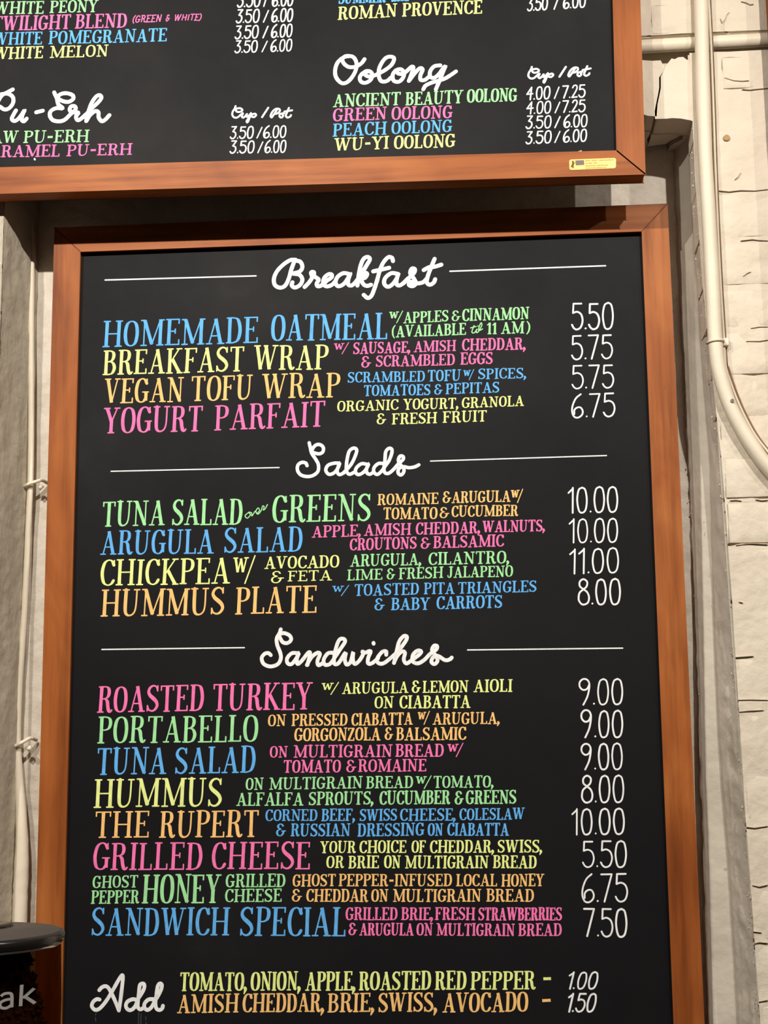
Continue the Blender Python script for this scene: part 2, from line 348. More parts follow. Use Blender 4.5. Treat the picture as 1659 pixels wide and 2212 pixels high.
ZC = [0.90, 0.975, 1.05, 1.127, 1.204, 1.2814, 1.3571, 1.4309, 1.5056, 1.5824, 1.6571, 1.7315, 1.8043, 1.8817, 1.9452, 2.0075, 2.0598, 2.1192, 2.1878, 2.2491, 2.3191, 2.3927, 2.4699, 2.5437, 2.5984]
for i, (za, zb) in enumerate(zip(ZC, ZC[1:])):
    if i >= len(ZC)-2:
        xs = [0.333, 0.452, 0.66, 0.87]
    else:
        xs = [xf((za+zb)/2)+0.002, 0.415+0.004*(i % 3), 0.62, 0.83] if i % 2 else [xf((za+zb)/2)+0.001, 0.505, 0.715, 0.92]
    for a, b_ in zip(xs, xs[1:]): brick(a, b_-J, za+J*0.6, zb-J*0.3)
    xs = [-0.93, XL-0.004] if i % 2 else [-1.03, -0.828, XL-0.004]
    if za < 2.49:
        for a, b_ in zip(xs, xs[1:]): brick(a, b_-J, za+J*0.6, zb-J*0.3)
# the chipped bricks of the flat lintel over the recess, each with its own broken outline
def rough_brick(outline, y0=0.0, y1=0.056):
    pts = []
    n = len(outline)
    for a in range(n):
        p, q = outline[a], outline[(a+1) % n]; m_ = max(1, int(math.hypot(q[0]-p[0], q[1]-p[1])/0.009))
        for t in range(m_):
            f_ = t/m_; k_ = 0.0 if t == 0 else 0.0009
            pts.append((p[0]+(q[0]-p[0])*f_+random.uniform(-k_, k_), p[1]+(q[1]-p[1])*f_+random.uniform(-k_, k_)))
    o = obj('brick', *prism(pts, y0, y1), BRICK, wall_front); bevel(o, 0.0022, 3)
for ol in LINTEL: rough_brick(ol)
for x0, x1, z0, z1 in ((0.035, 0.136, 2.515, 2.60), (-0.07, 0.031, 2.514, 2.60)): brick(x0, x1, z0, z1)
def soffit_brick(outline, z0, z1=2.585):
    pts = [(x+random.uniform(-.0006, .0006), y+random.uniform(-.0006, .0006)) for x, y in outline]
    n = len(pts)
    v = [(x, y, z0) for x, y in pts]+[(x, y, z1) for x, y in pts]
    f = [tuple(range(n)), tuple(range(2*n-1, n-1, -1))]+[(i, (i+1) % n, n+(i+1) % n, n+i) for i in range(n)]
    o = obj('brick', v, f, BRICK, wall_front); bevel(o, 0.0012, 2)
soffit_brick([(.12, .0595), (.2342, .0595), (.2335, .075), (.2315, .088), (.2335, .10), (.2338, .119), (.12, .119)], 2.5135)
soffit_brick([(.2372, .0585), (.279, .0590), (.280, .072), (.272, .084), (.266, .092), (.262, .101), (.25, .104), (.2365, .109), (.236, .10), (.2375, .08)], 2.511)
soffit_brick([(.284, .0585), (.335, .0585), (.335, .1215), (.2665, .1215), (.268, .112), (.270, .100), (.276, .090), (.285, .079)], 2.507)
zt = [2.634, 2.685, 2.760, 2.835, 2.91]
for i, (za, zb) in enumerate(zip(zt, zt[1:])):
    xs = [0.09, 0.275, 0.48, 0.685, 0.89] if i % 2 else [0.03, 0.235, 0.345, 0.545, 0.75]
    for a, b_ in zip(xs, xs[1:]): brick(a, b_-J, za+J*0.5, zb-J*0.5)
# chipped mortar lumps along the reveal's front edge
V, F = [], []
for k in range(260):
    z = random.uniform(0.95, 2.50); x = xf(z)+random.uniform(-0.004, 0.003); y = random.uniform(0.002, 0.016); r_ = random.uniform(0.0004, 0.0012)
    if k % 5 == 0: x = 0.2745-0.002*(z-1.8)+random.uniform(-0.002, 0.004); y = random.uniform(0.108, 0.119)
    b = len(V); h = r_*random.uniform(1, 3.2)
    V += [(x-r_, y, z), (x+r_, y, z), (x, y-r_, z), (x, y+r_, z), (x, y, z-h), (x, y, z+h)]
    F += [(b, b+2, b+5), (b+2, b+1, b+5), (b+1, b+3, b+5), (b+3, b, b+5), (b+2, b, b+4), (b+1, b+2, b+4), (b+3, b+1, b+4), (b, b+3, b+4)]
for c_ in CRACKS:
    V2, F2 = [], []
    P2 = [tuple(p) for p in c_]; n2_ = len(P2)
    for i_, (x, z) in enumerate(P2):
        w2 = 0.00035*(1-abs(2*i_/(n2_-1)-1))+0.00012; V2 += [(x, -0.0024, z+w2), (x, -0.0024, z-w2), (x, 0.0010, z)]
    for i_ in range(n2_-1):
        b = 3*i_; F2 += [(b, b+1, b+4, b+3), (b+1, b+2, b+5, b+4), (b+2, b, b+3, b+5)]
    obj('joint_crack', V2, F2, CRACKM, parent=wall_front)
tj = obj('mortar_crumbs', V, F, MORTAR, parent=wall_front, smooth=True, kind='stuff')
obj('floor', *box(-4, 4, -4.5, 0.4, -0.1, 0.0), FLOORM, kind='structure')

# ---------------------------------------------------------------- hand lettering
# glyphs in cap-height units. strokes: ('T'|'t', points) straight; ('c', points) brush curve; ('v', points, widths)
G = {}
def st(x, a=0.0, b=1.0): return ('T', [(x, a), (x, b)])
def sf(x, y, h=0.115): return ('s', [(x-h, y), (x+h, y)])
def cap(x, y, d): return ('k', [(x, y), (x, y+d)])
G['H'] = (0.72, [st(.13), st(.59), ('t', [(.13, .5), (.59, .5)]), sf(.13, 0), sf(.13, 1), sf(.59, 0), sf(.59, 1)])
G['I'] = (0.26, [st(.13), sf(.13, 0), sf(.13, 1)])
G['E'] = (0.54, [st(.13), ('t', [(.01, 1), (.5, 1)]), ('t', [(.01, 0), (.52, 0)]), ('t', [(.13, .53), (.36, .53)]), cap(.49, .99, -.15), cap(.51, .01, .17), ('k', [(.36, .45), (.36, .61)])])
G['F'] = (0.52, [st(.13), ('t', [(.01, 1), (.5, 1)]), ('t', [(.13, .53), (.36, .53)]), cap(.49, .99, -.15), ('k', [(.36, .45), (.36, .61)]), sf(.13, 0)])
G['L'] = (0.50, [st(.13), ('t', [(.01, 0), (.48, 0)]), cap(.47, .01, .18), sf(.13, 1)])
G['T'] = (0.58, [st(.29), ('t', [(.02, 1), (.56, 1)]), cap(.03, .99, -.15), cap(.55, .99, -.15), sf(.29, 0)])
OV = [(.29, 1), (.12, .88), (.06, .5), (.12, .12), (.29, 0), (.46, .12), (.52, .5), (.46, .88)]
G['O'] = (0.58, [('o', OV)])
G['C'] = (0.54, [('c', [(.49, .80), (.42, .95), (.28, 1), (.13, .87), (.06, .5), (.13, .12), (.29, 0), (.43, .05), (.51, .18)]), cap(.5, .98, -.2)])
G['G'] = (0.60, [('c', [(.50, .80), (.42, .95), (.28, 1), (.13, .87), (.06, .5), (.12, .12), (.27, 0), (.40, .04), (.48, .16)]), cap(.51, .98, -.2), ('T', [(.49, .06), (.49, .42)]), ('t', [(.34, .43), (.59, .43)])])
G['D'] = (0.60, [st(.13), ('c', [(.02, 1), (.28, 1), (.45, .90), (.53, .5), (.46, .12), (.28, 0), (.02, 0)])])
G['P'] = (0.54, [st(.13), ('c', [(.02, 1), (.30, 1), (.44, .93), (.48, .76), (.43, .58), (.30, .5), (.13, .5)]), sf(.13, 0)])
G['R'] = (0.62, [st(.13), ('c', [(.02, 1), (.30, 1), (.42, .94), (.46, .78), (.42, .61), (.30, .53), (.13, .52)]), ('v', [(.30, .53), (.40, .42), (.44, .2), (.49, .04), (.56, .01), (.61, .07)], [.5, 1, 1, 1, .6, .5]), sf(.13, 0)])
G['B'] = (0.56, [st(.13), ('c', [(.02, 1), (.28, 1), (.41, .93), (.44, .78), (.39, .62), (.28, .55), (.13, .54)]), ('c', [(.28, .55), (.42, .48), (.49, .28), (.42, .07), (.28, 0), (.02, 0)])])
G['A'] = (0.68, [('t', [(.11, 0), (.33, .98)]), ('T', [(.33, 1), (.55, 0)]), ('t', [(.18, .31), (.48, .31)]), sf(.11, 0, .10), sf(.56, 0, .115)])
G['V'] = (0.64, [('T', [(.11, 1), (.32, 0)]), ('t', [(.33, .02), (.53, 1)]), sf(.11, 1), sf(.54, 1, .10)])
G['W'] = (0.96, [('T', [(.11, 1), (.28, 0)]), ('t', [(.29, .02), (.46, .96)]), ('T', [(.46, 1), (.64, 0)]), ('t', [(.65, .02), (.85, 1)]), sf(.11, 1), sf(.46, 1, .07), sf(.85, 1, .10)])
G['Y'] = (0.64, [('T', [(.11, 1), (.31, .45)]), ('t', [(.53, 1), (.32, .45)]), ('T', [(.31, .5), (.31, 0)]), sf(.11, 1), sf(.53, 1, .1), sf(.31, 0)])
G['Z'] = (0.52, [('t', [(.05, 1), (.47, 1)]), ('T', [(.43, .98), (.08, .02)]), ('t', [(.04, 0), (.49, 0)]), cap(.06, .99, -.15), cap(.48, .01, .17)])
G['J'] = (0.42, [('v', [(.27, 1), (.27, .3), (.24, .08), (.15, 0), (.05, .06), (.03, .18)], [1, 1, .8, .5, .5, .6]), sf(.27, 1, .13)])
G['K'] = (0.66, [st(.13), ('t', [(.14, .40), (.50, 1)]), ('T', [(.24, .56), (.55, 0)]), sf(.13, 0), sf(.13, 1), sf(.51, 1, .1), sf(.56, 0, .1)])
G['M'] = (0.88, [('t', [(.13, 0), (.13, 1)]), ('T', [(.14, .98), (.44, .04)]), ('t', [(.44, .04), (.72, .98)]), st(.75), ('s', [(.01, 1), (.17, 1)]), ('s', [(.70, 1), (.87, 1)]), sf(.13, 0, .1), sf(.75, 0)])
G['N'] = (0.68, [('t', [(.13, 0), (.13, 1)]), ('T', [(.13, .99), (.55, .01)]), ('t', [(.56, 0), (.56, 1)]), ('s', [(.0, 1), (.16, 1)]), sf(.13, 0, .1), sf(.56, 1, .1)])
G['S'] = (0.52, [('v', [(.45, .80), (.40, .94), (.27, 1), (.13, .93), (.07, .77), (.14, .62), (.28, .50), (.41, .37), (.46, .21), (.38, .06), (.25, 0), (.11, .06), (.05, .21)], [.45, .5, .5, .7, .85, 1.05, 1.15, 1.05, .85, .7, .5, .5, .45]), cap(.45, .99, -.2), cap(.05, .01, .2)])
G['U'] = (0.68, [('v', [(.13, 1), (.13, .35), (.17, .08), (.31, 0), (.47, .09), (.54, .35), (.55, 1)], [1, 1, .85, .5, .45, .45, .45]), sf(.13, 1), sf(.55, 1, .1)])
G['&'] = (0.64, [('c', [(.44, .84), (.36, .97), (.22, 1), (.11, .86), (.15, .67), (.31, .57)]), ('c', [(.31, .57), (.12, .48), (.05, .27), (.13, .05), (.30, 0), (.43, .12), (.50, .38)]), ('t', [(.36, .40), (.63, .40)])])
G['%'] = (0.80, [('T', [(.04, 1), (.14, .42)]), ('t', [(.15, .44), (.25, .95)]), ('T', [(.25, .98), (.35, .42)]), ('t', [(.36, .44), (.47, 1)]), ('s', [(-.03, 1), (.12, 1)]), ('s', [(.40, 1), (.54, 1)]), ('t', [(.44, -.04), (.80, 1.08)])])
G['1'] = (0.34, [st(.2), ('t', [(.03, .8), (.2, .99)]), sf(.2, 0)])
G['-'] = (0.36, [('T', [(.03, .46), (.33, .46)])])
G['('] = (0.26, [('v', [(.22, 1.05), (.08, .8), (.04, .5), (.08, .15), (.2, -.1)], [.45, .7, .8, .7, .45])])
G[')'] = (0.26, [('v', [(.04, 1.05), (.18, .8), (.22, .5), (.17, .15), (.04, -.1)], [.45, .7, .8, .7, .45])])
G[','] = (0.20, [('v', [(.10, .12), (.13, .03), (.05, -.2)], [1.1, 1.1, .4])])
# thin round-ended figures
D = {'0': (.50, [('d', [(.27, 1), (.12, .90), (.05, .5), (.12, .08), (.26, 0), (.40, .12), (.46, .5), (.40, .90), (.27, 1)])]),
     '1': (.28, [('d', [(.03, .80), (.22, .97)]), ('d', [(.22, 1), (.20, 0)])]),
     '2': (.46, [('d', [(.06, .80), (.14, .96), (.30, .98), (.38, .80), (.30, .5), (.06, .02)]), ('d', [(.06, .02), (.42, .05)])]),
     '3': (.46, [('d', [(.08, 1), (.40, 1)]), ('d', [(.40, 1), (.18, .60)]), ('d', [(.18, .60), (.36, .50), (.40, .25), (.28, .03), (.12, .01), (.03, .13)])]),
     '4': (.50, [('d', [(.36, 1), (.04, .45)]), ('d', [(.04, .45), (.48, .48)]), ('d', [(.36, 1), (.32, 0)])]),
     '5': (.48, [('d', [(.09, .98), (.41, .98)]), ('d', [(.09, .98), (.07, .63)]), ('d', [(.07, .63), (.24, .67), (.40, .57), (.46, .33), (.38, .08), (.22, 0), (.10, .06), (.03, .18)])]),
     '6': (.50, [('d', [(.38, 1), (.18, .82), (.05, .50), (.04, .22), (.13, .03), (.28, 0), (.42, .10), (.46, .26), (.38, .42), (.24, .43), (.13, .33), (.12, .15)])]),
     '7': (.46, [('d', [(.03, .98), (.42, .98)]), ('d', [(.42, .98), (.14, .01)])]),
     '8': (.50, [('d', [(.25, .60), (.10, .72), (.10, .90), (.25, 1), (.40, .90), (.38, .72), (.25, .60), (.08, .46), (.04, .20), (.14, .03), (.27, 0), (.42, .08), (.47, .28), (.40, .48), (.25, .60)])]),
     '9': (.50, [('d', [(.44, .80), (.34, .62), (.18, .58), (.05, .70), (.05, .88), (.18, 1), (.34, .98), (.43, .84), (.42, .60), (.34, .30), (.18, 0)])]),
     '.': (.13, [('d', [(.06, .035), (.065, .04)])]), '/': (.36, [('d', [(.03, 0), (.33, 1)])])}

LIFT = [0]
def ribbon(V, F, pts, ws, round_caps=False, closed=False):
    # every brush stroke lies a hair above the one before it
    n = len(pts); b = len(V); LIFT[0] = (LIFT[0]+1) % 7; l0 = LIFT[0]*1.4e-5; dl = 2.2e-6 if not closed else 0
    for i in range(n):
        p, q = pts[i-1] if (i > 0 or closed) else pts[0], pts[(i+1) % n] if (i < n-1 or closed) else pts[-1]
        dx, dy = q[0]-p[0], q[1]-p[1]; l = math.hypot(dx, dy) or 1e-9
        nx, ny = -dy/l*ws[i]/2, dx/l*ws[i]/2
        V.append((pts[i][0]+nx, pts[i][1]+ny, l0+i*dl)); V.append((pts[i][0]-nx, pts[i][1]-ny, l0+i*dl))
    for i in range(n if closed else n-1):
        j = (i+1) % n; F.append((b+2*i, b+2*i+1, b+2*j+1, b+2*j))
    if round_caps:
        for e, o_ in ((0, 1), (n-1, n-2)):
            c = pts[e]; k = len(V); a0 = math.atan2(c[1]-pts[o_][1], c[0]-pts[o_][0]); r = ws[e]/2
            V.extend([(c[0]+r*math.cos(a0-math.pi/2+math.pi*t/6), c[1]+r*math.sin(a0-math.pi/2+math.pi*t/6), l0+e*dl) for t in range(7)])
            F.append(tuple(range(k, k+7)))
def glyph(V, F, g, x0, y0, sx, h, slant, T, t, mode, slope):
    def tf(p): return (x0+p[0]*sx*h+slant*p[1]*h, y0+p[1]*h+slope*p[0]*sx*h)
    for s in g[1]:
        k = s[0]
        if k == 'd':
            pts = [tf(p) for p in (cr(s[1], 6) if len(s[1]) > 2 else s[1])]
            ribbon(V, F, pts, [T*random.uniform(.93, 1.07)]*len(pts), True); continue
        if mode == 'sans' and k in 'sk': continue
        if mode == 'sans': T_ = t_ = T
        else: T_, t_ = T, t
        if k in ('T', 't', 's', 'k'):
            w_ = {'T': T_, 't': t_, 's': t_*1.05, 'k': t_*1.05}[k]
            pts = [tf(p) for p in s[1]]
            if k == 'T':
                m_ = tuple((a+c)/2 for a, c in zip(*pts)); pts = [pts[0], m_, pts[1]]
                ribbon(V, F, pts, [w_*1.04, w_*.95, w_*1.04])
            else: ribbon(V, F, pts, [w_]*2, True)
        elif k in ('c', 'o'):
            pts = [tf(p) for p in cr(s[1], 5, k == 'o')]; n = len(pts); ws = []
            for i in range(n):
                p, q = (pts[i-1], pts[(i+1) % n]) if k == 'o' else (pts[max(i-1, 0)], pts[min(i+1, n-1)])
                l = math.hypot(q[0]-p[0], q[1]-p[1]) or 1e-9
                ws.append(t_+(T_-t_)*(abs(q[1]-p[1])/l)**2.2)
            ribbon(V, F, pts, ws, k == 'c', k == 'o')
        elif k == 'v':
            q = cr([(a, c, w_) for (a, c), w_ in zip(s[1], s[2])], 5)
            pts = [tf(p[:2]) for p in q]
            ribbon(V, F, pts, [max(t_, T_*p[2]) if mode != 'sans' else T_ for p in q], True)
def word(V, F, txt, x0, z0, x1, z1, h, upper):
    mode = 'serif'; slant = 0.06 if upper else 0.045
    if txt[0] == '_': mode = 'sans'; txt = txt[1:]; slant = 0.22
    if txt[0] == '~': txt = txt[1:]; slant = 0.24 if not upper else 0.09; mode = 'num'
    elif txt[0].isdigit() and txt != '11' or txt == '/': mode = 'num'; slant = 0.02 if not upper else 0.09
    if txt == '/': slant = 0.0
    tab = D if mode == 'num' else G
    gap = 0.075 if mode != 'num' else 0.07
    if mode == 'num':
        gs = []
        for i, c in enumerate(txt):
            gs.append((c, 0.045 if (c == '.' or (i and txt[i-1] == '.')) else gap))
        T = h*(0.067 if not upper else 0.112); t = T
        if slant > .2: T = h*0.105
    else:
        gs = [(c, gap if c != ',' else 0.0) for c in txt]
        f = min(1, max(0, (h-0.017)/(0.034-0.017)))
        T = h*(0.185+(0.135-0.185)*f)*(1.0 if upper else 1); t = h*(0.085+(0.052-0.085)*f)
        if mode == 'sans': T = h*0.15
        if txt == '%': T *= 0.72 if h > 0.02 else 0.85
    nat = sum(tab[c][0] for c, _ in gs)+sum(g for _, g in gs[1:])
    if len(txt) == 1 and txt == '-': slant = 0
    sx = (x1-x0-abs(slant)*h)/(nat*h); slope = (z1-z0)/(x1-x0); x = 0.0
    for i, (c, g) in enumerate(gs):
        if i: x += g
        px = x0+x*sx*h; jit = random.uniform(-.012, .012)*h if mode != 'num' else 0
        glyph(V, F, tab[c], px, z0+slope*(px-x0)+jit, sx, h*random.uniform(.985, 1.015), slant+random.uniform(-.012, .012), T, t, mode, slope)
        x += tab[c][0]
def flat(name, V, F, y, m, parent, label=None, lift=0.0):
    return obj(name, [(a, y-lift-l, c) for a, c, l in V], F, m, parent, label=label)
def decode(s):
    out = []
    for wd in s.split(' '):
        t_, nums = wd.split('@'); v = [int(q)/10000 for q in nums.split(';')]
        out.append((t_, *v))
    return out

ROWS_L = [
    ('B', 'large blue capitals at the top of the breakfast list', 'HOMEMADE@-5898;22159;-3526;22146;382 OATMEAL@-3347;22164;-1595;22140;382'),
    ('G', 'two lines of small green capitals', '%@-1567;22376;-1374;22377;159 APPLES@-1363;22364;-694;22372;159 &@-648;22373;-518;22375;148 CINNAMON@-491;22369;491;22366;172 (AVAILABLE@-1538;22157;-439;22160;165 11@-136;22156;15;22156;165 AM@74;22158;413;22154;168 )@442;22153;501;22151;168'),
    ('Y', 'large pale yellow capitals', 'BREAKFAST@-5891;21725;-3741;21717;362 WRAP@-3606;21730;-2478;21705;360'),
    ('P', 'two lines of small pink capitals', '%@-2394;21932;-2187;21932;148 SAUSAGE,@-2118;21923;-1267;21918;162 AMISH@-1215;21921;-591;21920;154 CHEDDAR,@-505;21921;429;21907;168 &@-1996;21713;-1852;21711;161 SCRAMBLED@-1783;21718;-611;21708;157 EGGS@-531;21712;-56;21709;167'),
    ('O', 'large orange capitals', 'VEGAN@-5861;21294;-4657;21281;357 TOFU@-4548;21282;-3613;21284;359 WRAP@-3482;21292;-2302;21280;357'),
    ('B', 'two lines of small blue capitals', 'SCRAMBLED@-2204;21493;-1058;21474;147 TOFU@-1019;21473;-529;21469;157 %@-490;21479;-339;21481;139 SPICES,@-280;21484;427;21478;146 TOMATOES@-1964;21281;-977;21270;153 &@-925;21272;-800;21273;146 PEPITAS@-759;21274;31;21278;149'),
    ('P', 'large pink capitals', 'YOGURT@-5866;20831;-4364;20829;372 PARFAIT@-4191;20835;-2542;20846;363'),
    ('Y', 'two lines of small pale yellow capitals', 'ORGANIC@-2362;21061;-1454;21062;146 YOGURT,@-1381;21060;-573;21054;149 GRANOLA@-526;21059;383;21065;145 &@-1778;20852;-1639;20855;149 FRESH@-1555;20845;-892;20845;152 FRUIT@-808;20847;-165;20851;155'),
    ('G', 'large green capitals at the top of the salad list', 'TUNA@-5868;19433;-4920;19435;355 SALAD@-4823;19432;-3761;19419;368'),
    ('G', 'large green capitals after the tiny script word', 'GREENS@-3332;19436;-1873;19432;383'),
    ('O', 'two lines of small orange capitals', 'ROMAINE@-1780;19652;-889;19653;153 &@-829;19662;-706;19664;156 ARUGULA@-699;19657;153;19659;156 %@164;19643;326;19646;169 TOMATO@-1697;19443;-911;19432;160 &@-878;19438;-737;19441;149 CUCUMBER@-705;19454;259;19449;152'),
    ('B', 'large blue capitals', 'ARUGULA@-5881;19014;-4187;19001;343 SALAD@-4046;19004;-2875;19001;351'),
    ('P', 'two lines of small pink capitals', 'APPLE,@-2745;19198;-2026;19204;160 AMISH@-1981;19208;-1296;19208;159 CHEDDAR,@-1229;19207;-295;19210;162 WALNUTS,@-262;19219;636;19216;158 CROUTONS@-2193;18998;-1216;19006;162 &@-1160;18998;-1015;19001;155 BALSAMIC@-979;19005;42;19010;162'),
    ('Y', 'large and small pale yellow capitals', 'CHICKPEA@-5883;18561;-3946;18554;364 %@-3897;18555;-3578;18556;363 AVOCADO@-3442;18754;-2346;18753;169 &@-3352;18544;-3160;18547;162 FETA@-3103;18566;-2456;18567;142'),
    ('G', 'two lines of small green capitals', 'ARUGULA,@-2188;18762;-1153;18767;162 CILANTRO,@-1052;18765;114;18762;168 LIME@-2235;18564;-1719;18567;145 &@-1658;18566;-1536;18568;148 FRESH@-1484;18563;-842;18573;151 JALAPENO@-782;18571;160;18568;150'),
    ('O', 'large orange capitals', 'HUMMUS@-5864;18105;-4027;18106;376 PLATE@-3873;18103;-2670;18110;377'),
    ('B', 'two lines of small blue capitals', '%@-2446;18340;-2215;18340;134 TOASTED@-2131;18334;-1193;18339;157 PITA@-1124;18341;-682;18339;154 TRIANGLES@-635;18338;496;18346;153 &@-1841;18121;-1695;18123;160 BABY@-1602;18119;-1039;18117;163 CARROTS@-946;18122;-1;18127;170'),
    ('P', 'large pink capitals at the top of the sandwich list', 'ROASTED@-5895;16710;-4320;16722;359 TURKEY@-4203;16719;-2747;16721;364'),
    ('Y', 'two lines of small pale yellow capitals', '%@-2610;16924;-2376;16927;152 ARUGULA@-2321;16931;-1370;16933;151 &@-1319;16932;-1191;16930;164 LEMON@-1165;16930;-511;16932;157 AIOLI@-439;16931;113;16930;167 ON@-1859;16721;-1582;16724;157 CIABATTA@-1499;16716;-487;16709;170'),
    ('G', 'large green capitals', 'PORTABELLO@-5884;16276;-3529;16273;363'),
    ('O', 'two lines of small orange capitals', 'ON@-3395;16484;-3136;16490;151 PRESSED@-3053;16487;-2246;16485;157 CIABATTA@-2191;16480;-1314;16485;163 %@-1238;16486;-1079;16491;160 ARUGULA,@-1029;16482;-77;16480;156 GORGONZOLA@-3014;16272;-1776;16269;170 &@-1714;16272;-1597;16275;163 BALSAMIC@-1555;16266;-558;16261;169'),
    ('B', 'large blue capitals', 'TUNA@-5893;15826;-4861;15829;365 SALAD@-4749;15832;-3567;15836;360'),
    ('P', 'two lines of small pink capitals', 'ON@-3369;16042;-3108;16044;150 MULTIGRAIN@-3026;16039;-1611;16035;163 BREAD@-1568;16034;-879;16032;165 %@-818;16027;-606;16031;165 TOMATO@-3173;15828;-2347;15826;166 &@-2270;15826;-2127;15826;162 ROMAINE@-2100;15828;-1127;15829;162'),
    ('Y', 'large pale yellow capitals', 'HUMMUS@-5924;15363;-4050;15370;382'),
    ('G', 'two lines of small green capitals', 'ON@-3718;15590;-3461;15592;156 MULTIGRAIN@-3378;15591;-2041;15601;156 BREAD@-1992;15596;-1317;15599;158 %@-1278;15586;-1066;15584;161 TOMATO,@-1033;15596;-184;15595;154 ALFALFA@-3849;15368;-2885;15367;172 SPROUTS,@-2814;15371;-1885;15374;171 CUCUMBER@-1802;15369;-801;15371;177 &@-736;15364;-612;15368;173 GREENS@-580;15368;129;15368;176'),
    ('O', 'large orange capitals', 'THE@-5908;14935;-5104;14936;354 RUPERT@-4965;14934;-3523;14939;356'),
    ('B', 'two lines of small blue capitals', 'CORNED@-3434;15153;-2687;15152;148 BEEF,@-2632;15148;-2151;15147;158 SWISS@-2089;15144;-1553;15146;154 CHEESE,@-1514;15142;-726;15140;157 COLESLAW@-675;15144;242;15150;150 &@-3279;14940;-3140;14943;161 RUSSIAN@-3070;14938;-2219;14937;164 DRESSING@-2120;14930;-1174;14937;166 ON@-1125;14935;-910;14935;160 CIABATTA@-849;14933;16;14929;162'),
    ('P', 'large pink capitals', 'GRILLED@-5928;14486;-4326;14489;361 CHEESE@-4209;14489;-2785;14488;362'),
    ('Y', 'two lines of small pale yellow capitals', 'YOUR@-2652;14701;-2144;14702;154 CHOICE@-2094;14698;-1429;14703;160 OF@-1357;14702;-1157;14701;156 CHEDDAR,@-1098;14696;-198;14696;162 SWISS,@-151;14696;473;14694;162 OR@-2566;14496;-2315;14497;156 BRIE@-2253;14490;-1817;14493;162 ON@-1747;14492;-1512;14491;165 MULTIGRAIN@-1453;14487;-279;14485;162 BREAD@-220;14485;392;14478;164'),
    ('G', 'green capitals in two sizes', 'GHOST@-5924;14235;-5264;14243;158 PEPPER@-5942;14014;-5245;14023;170 HONEY@-5205;14023;-4067;14026;381 GRILLED@-4002;14238;-3145;14239;169 CHEESE@-4012;14034;-3200;14038;166'),
    ('O', 'two lines of small orange capitals', 'GHOST@-3046;14245;-2432;14247;156 PEPPER-INFUSED@-2393;14247;-797;14241;155 LOCAL@-738;14241;-166;14239;155 HONEY@-108;14234;488;14236;157 &@-3057;14037;-2915;14037;159 CHEDDAR@-2853;14037;-1976;14030;162 ON@-1933;14034;-1694;14033;161 MULTIGRAIN@-1629;14029;-392;14029;161 BREAD@-323;14029;343;14027;160'),
    ('B', 'large blue capitals at the foot of the sandwich list', 'SANDWICH@-5935;13577;-3940;13581;366 SPECIAL@-3804;13574;-2290;13566;376'),
    ('P', 'two lines of small pink capitals', 'GRILLED@-2298;13782;-1565;13781;161 BRIE,@-1517;13781;-1068;13780;160 FRESH@-1042;13784;-483;13779;160 STRAWBERRIES@-440;13775;720;13774;163 &@-2257;13577;-2137;13579;157 ARUGULA@-2105;13572;-1343;13571;157 ON@-1305;13571;-1078;13571;157 MULTIGRAIN@-1025;13571;64;13563;156 BREAD@111;13565;712;13564;156'),
    ('Y', 'pale yellow capitals and dash beside the word Add', 'TOMATO,@-4652;12822;-3694;12824;236 ONION,@-3643;12824;-2935;12831;241 APPLE,@-2870;12827;-2167;12832;240 ROASTED@-2117;12832;-1112;12844;236 RED@-1059;12844;-620;12849;236 PEPPER@-567;12845;333;12850;229 -@429;12878;556;12881;228'),
    ('O', 'orange capitals and dash beside the word Add', 'AMISH@-4683;12521;-3813;12532;238 CHEDDAR,@-3759;12532;-2607;12545;237 BRIE,@-2562;12537;-1904;12547;239 SWISS,@-1853;12543;-1031;12551;242 AVOCADO@-957;12541;224;12555;247 -@404;12580;542;12586;240'),
    ('W', 'white prices of the breakfast list', '5.50@1099;22179;1726;22168;394 5.75@1085;21727;1695;21728;361 5.75@1077;21293;1696;21290;345 6.75@1059;20863;1699;20865;350'),
    ('W', 'white prices of the salad list', '10.00@970;19467;1699;19466;367 10.00@971;19036;1680;19030;342 11.00@963;18588;1680;18592;355 8.00@1070;18145;1687;18136;362'),
    ('W', 'white prices of the sandwich list', '9.00@1041;16727;1674;16726;360 9.00@1057;16271;1655;16266;374 9.00@1043;15825;1635;15822;358 8.00@1029;15369;1639;15369;370 10.00@888;14929;1636;14934;355 5.50@1018;14486;1644;14483;356 6.75@993;14010;1638;14018;379 7.50@1008;13552;1619;13543;376'),
    ('W', 'small slanted white prices at the foot of the board', '~1.00@748;12851;1211;12852;222 ~1.50@729;12547;1181;12549;239'),
]
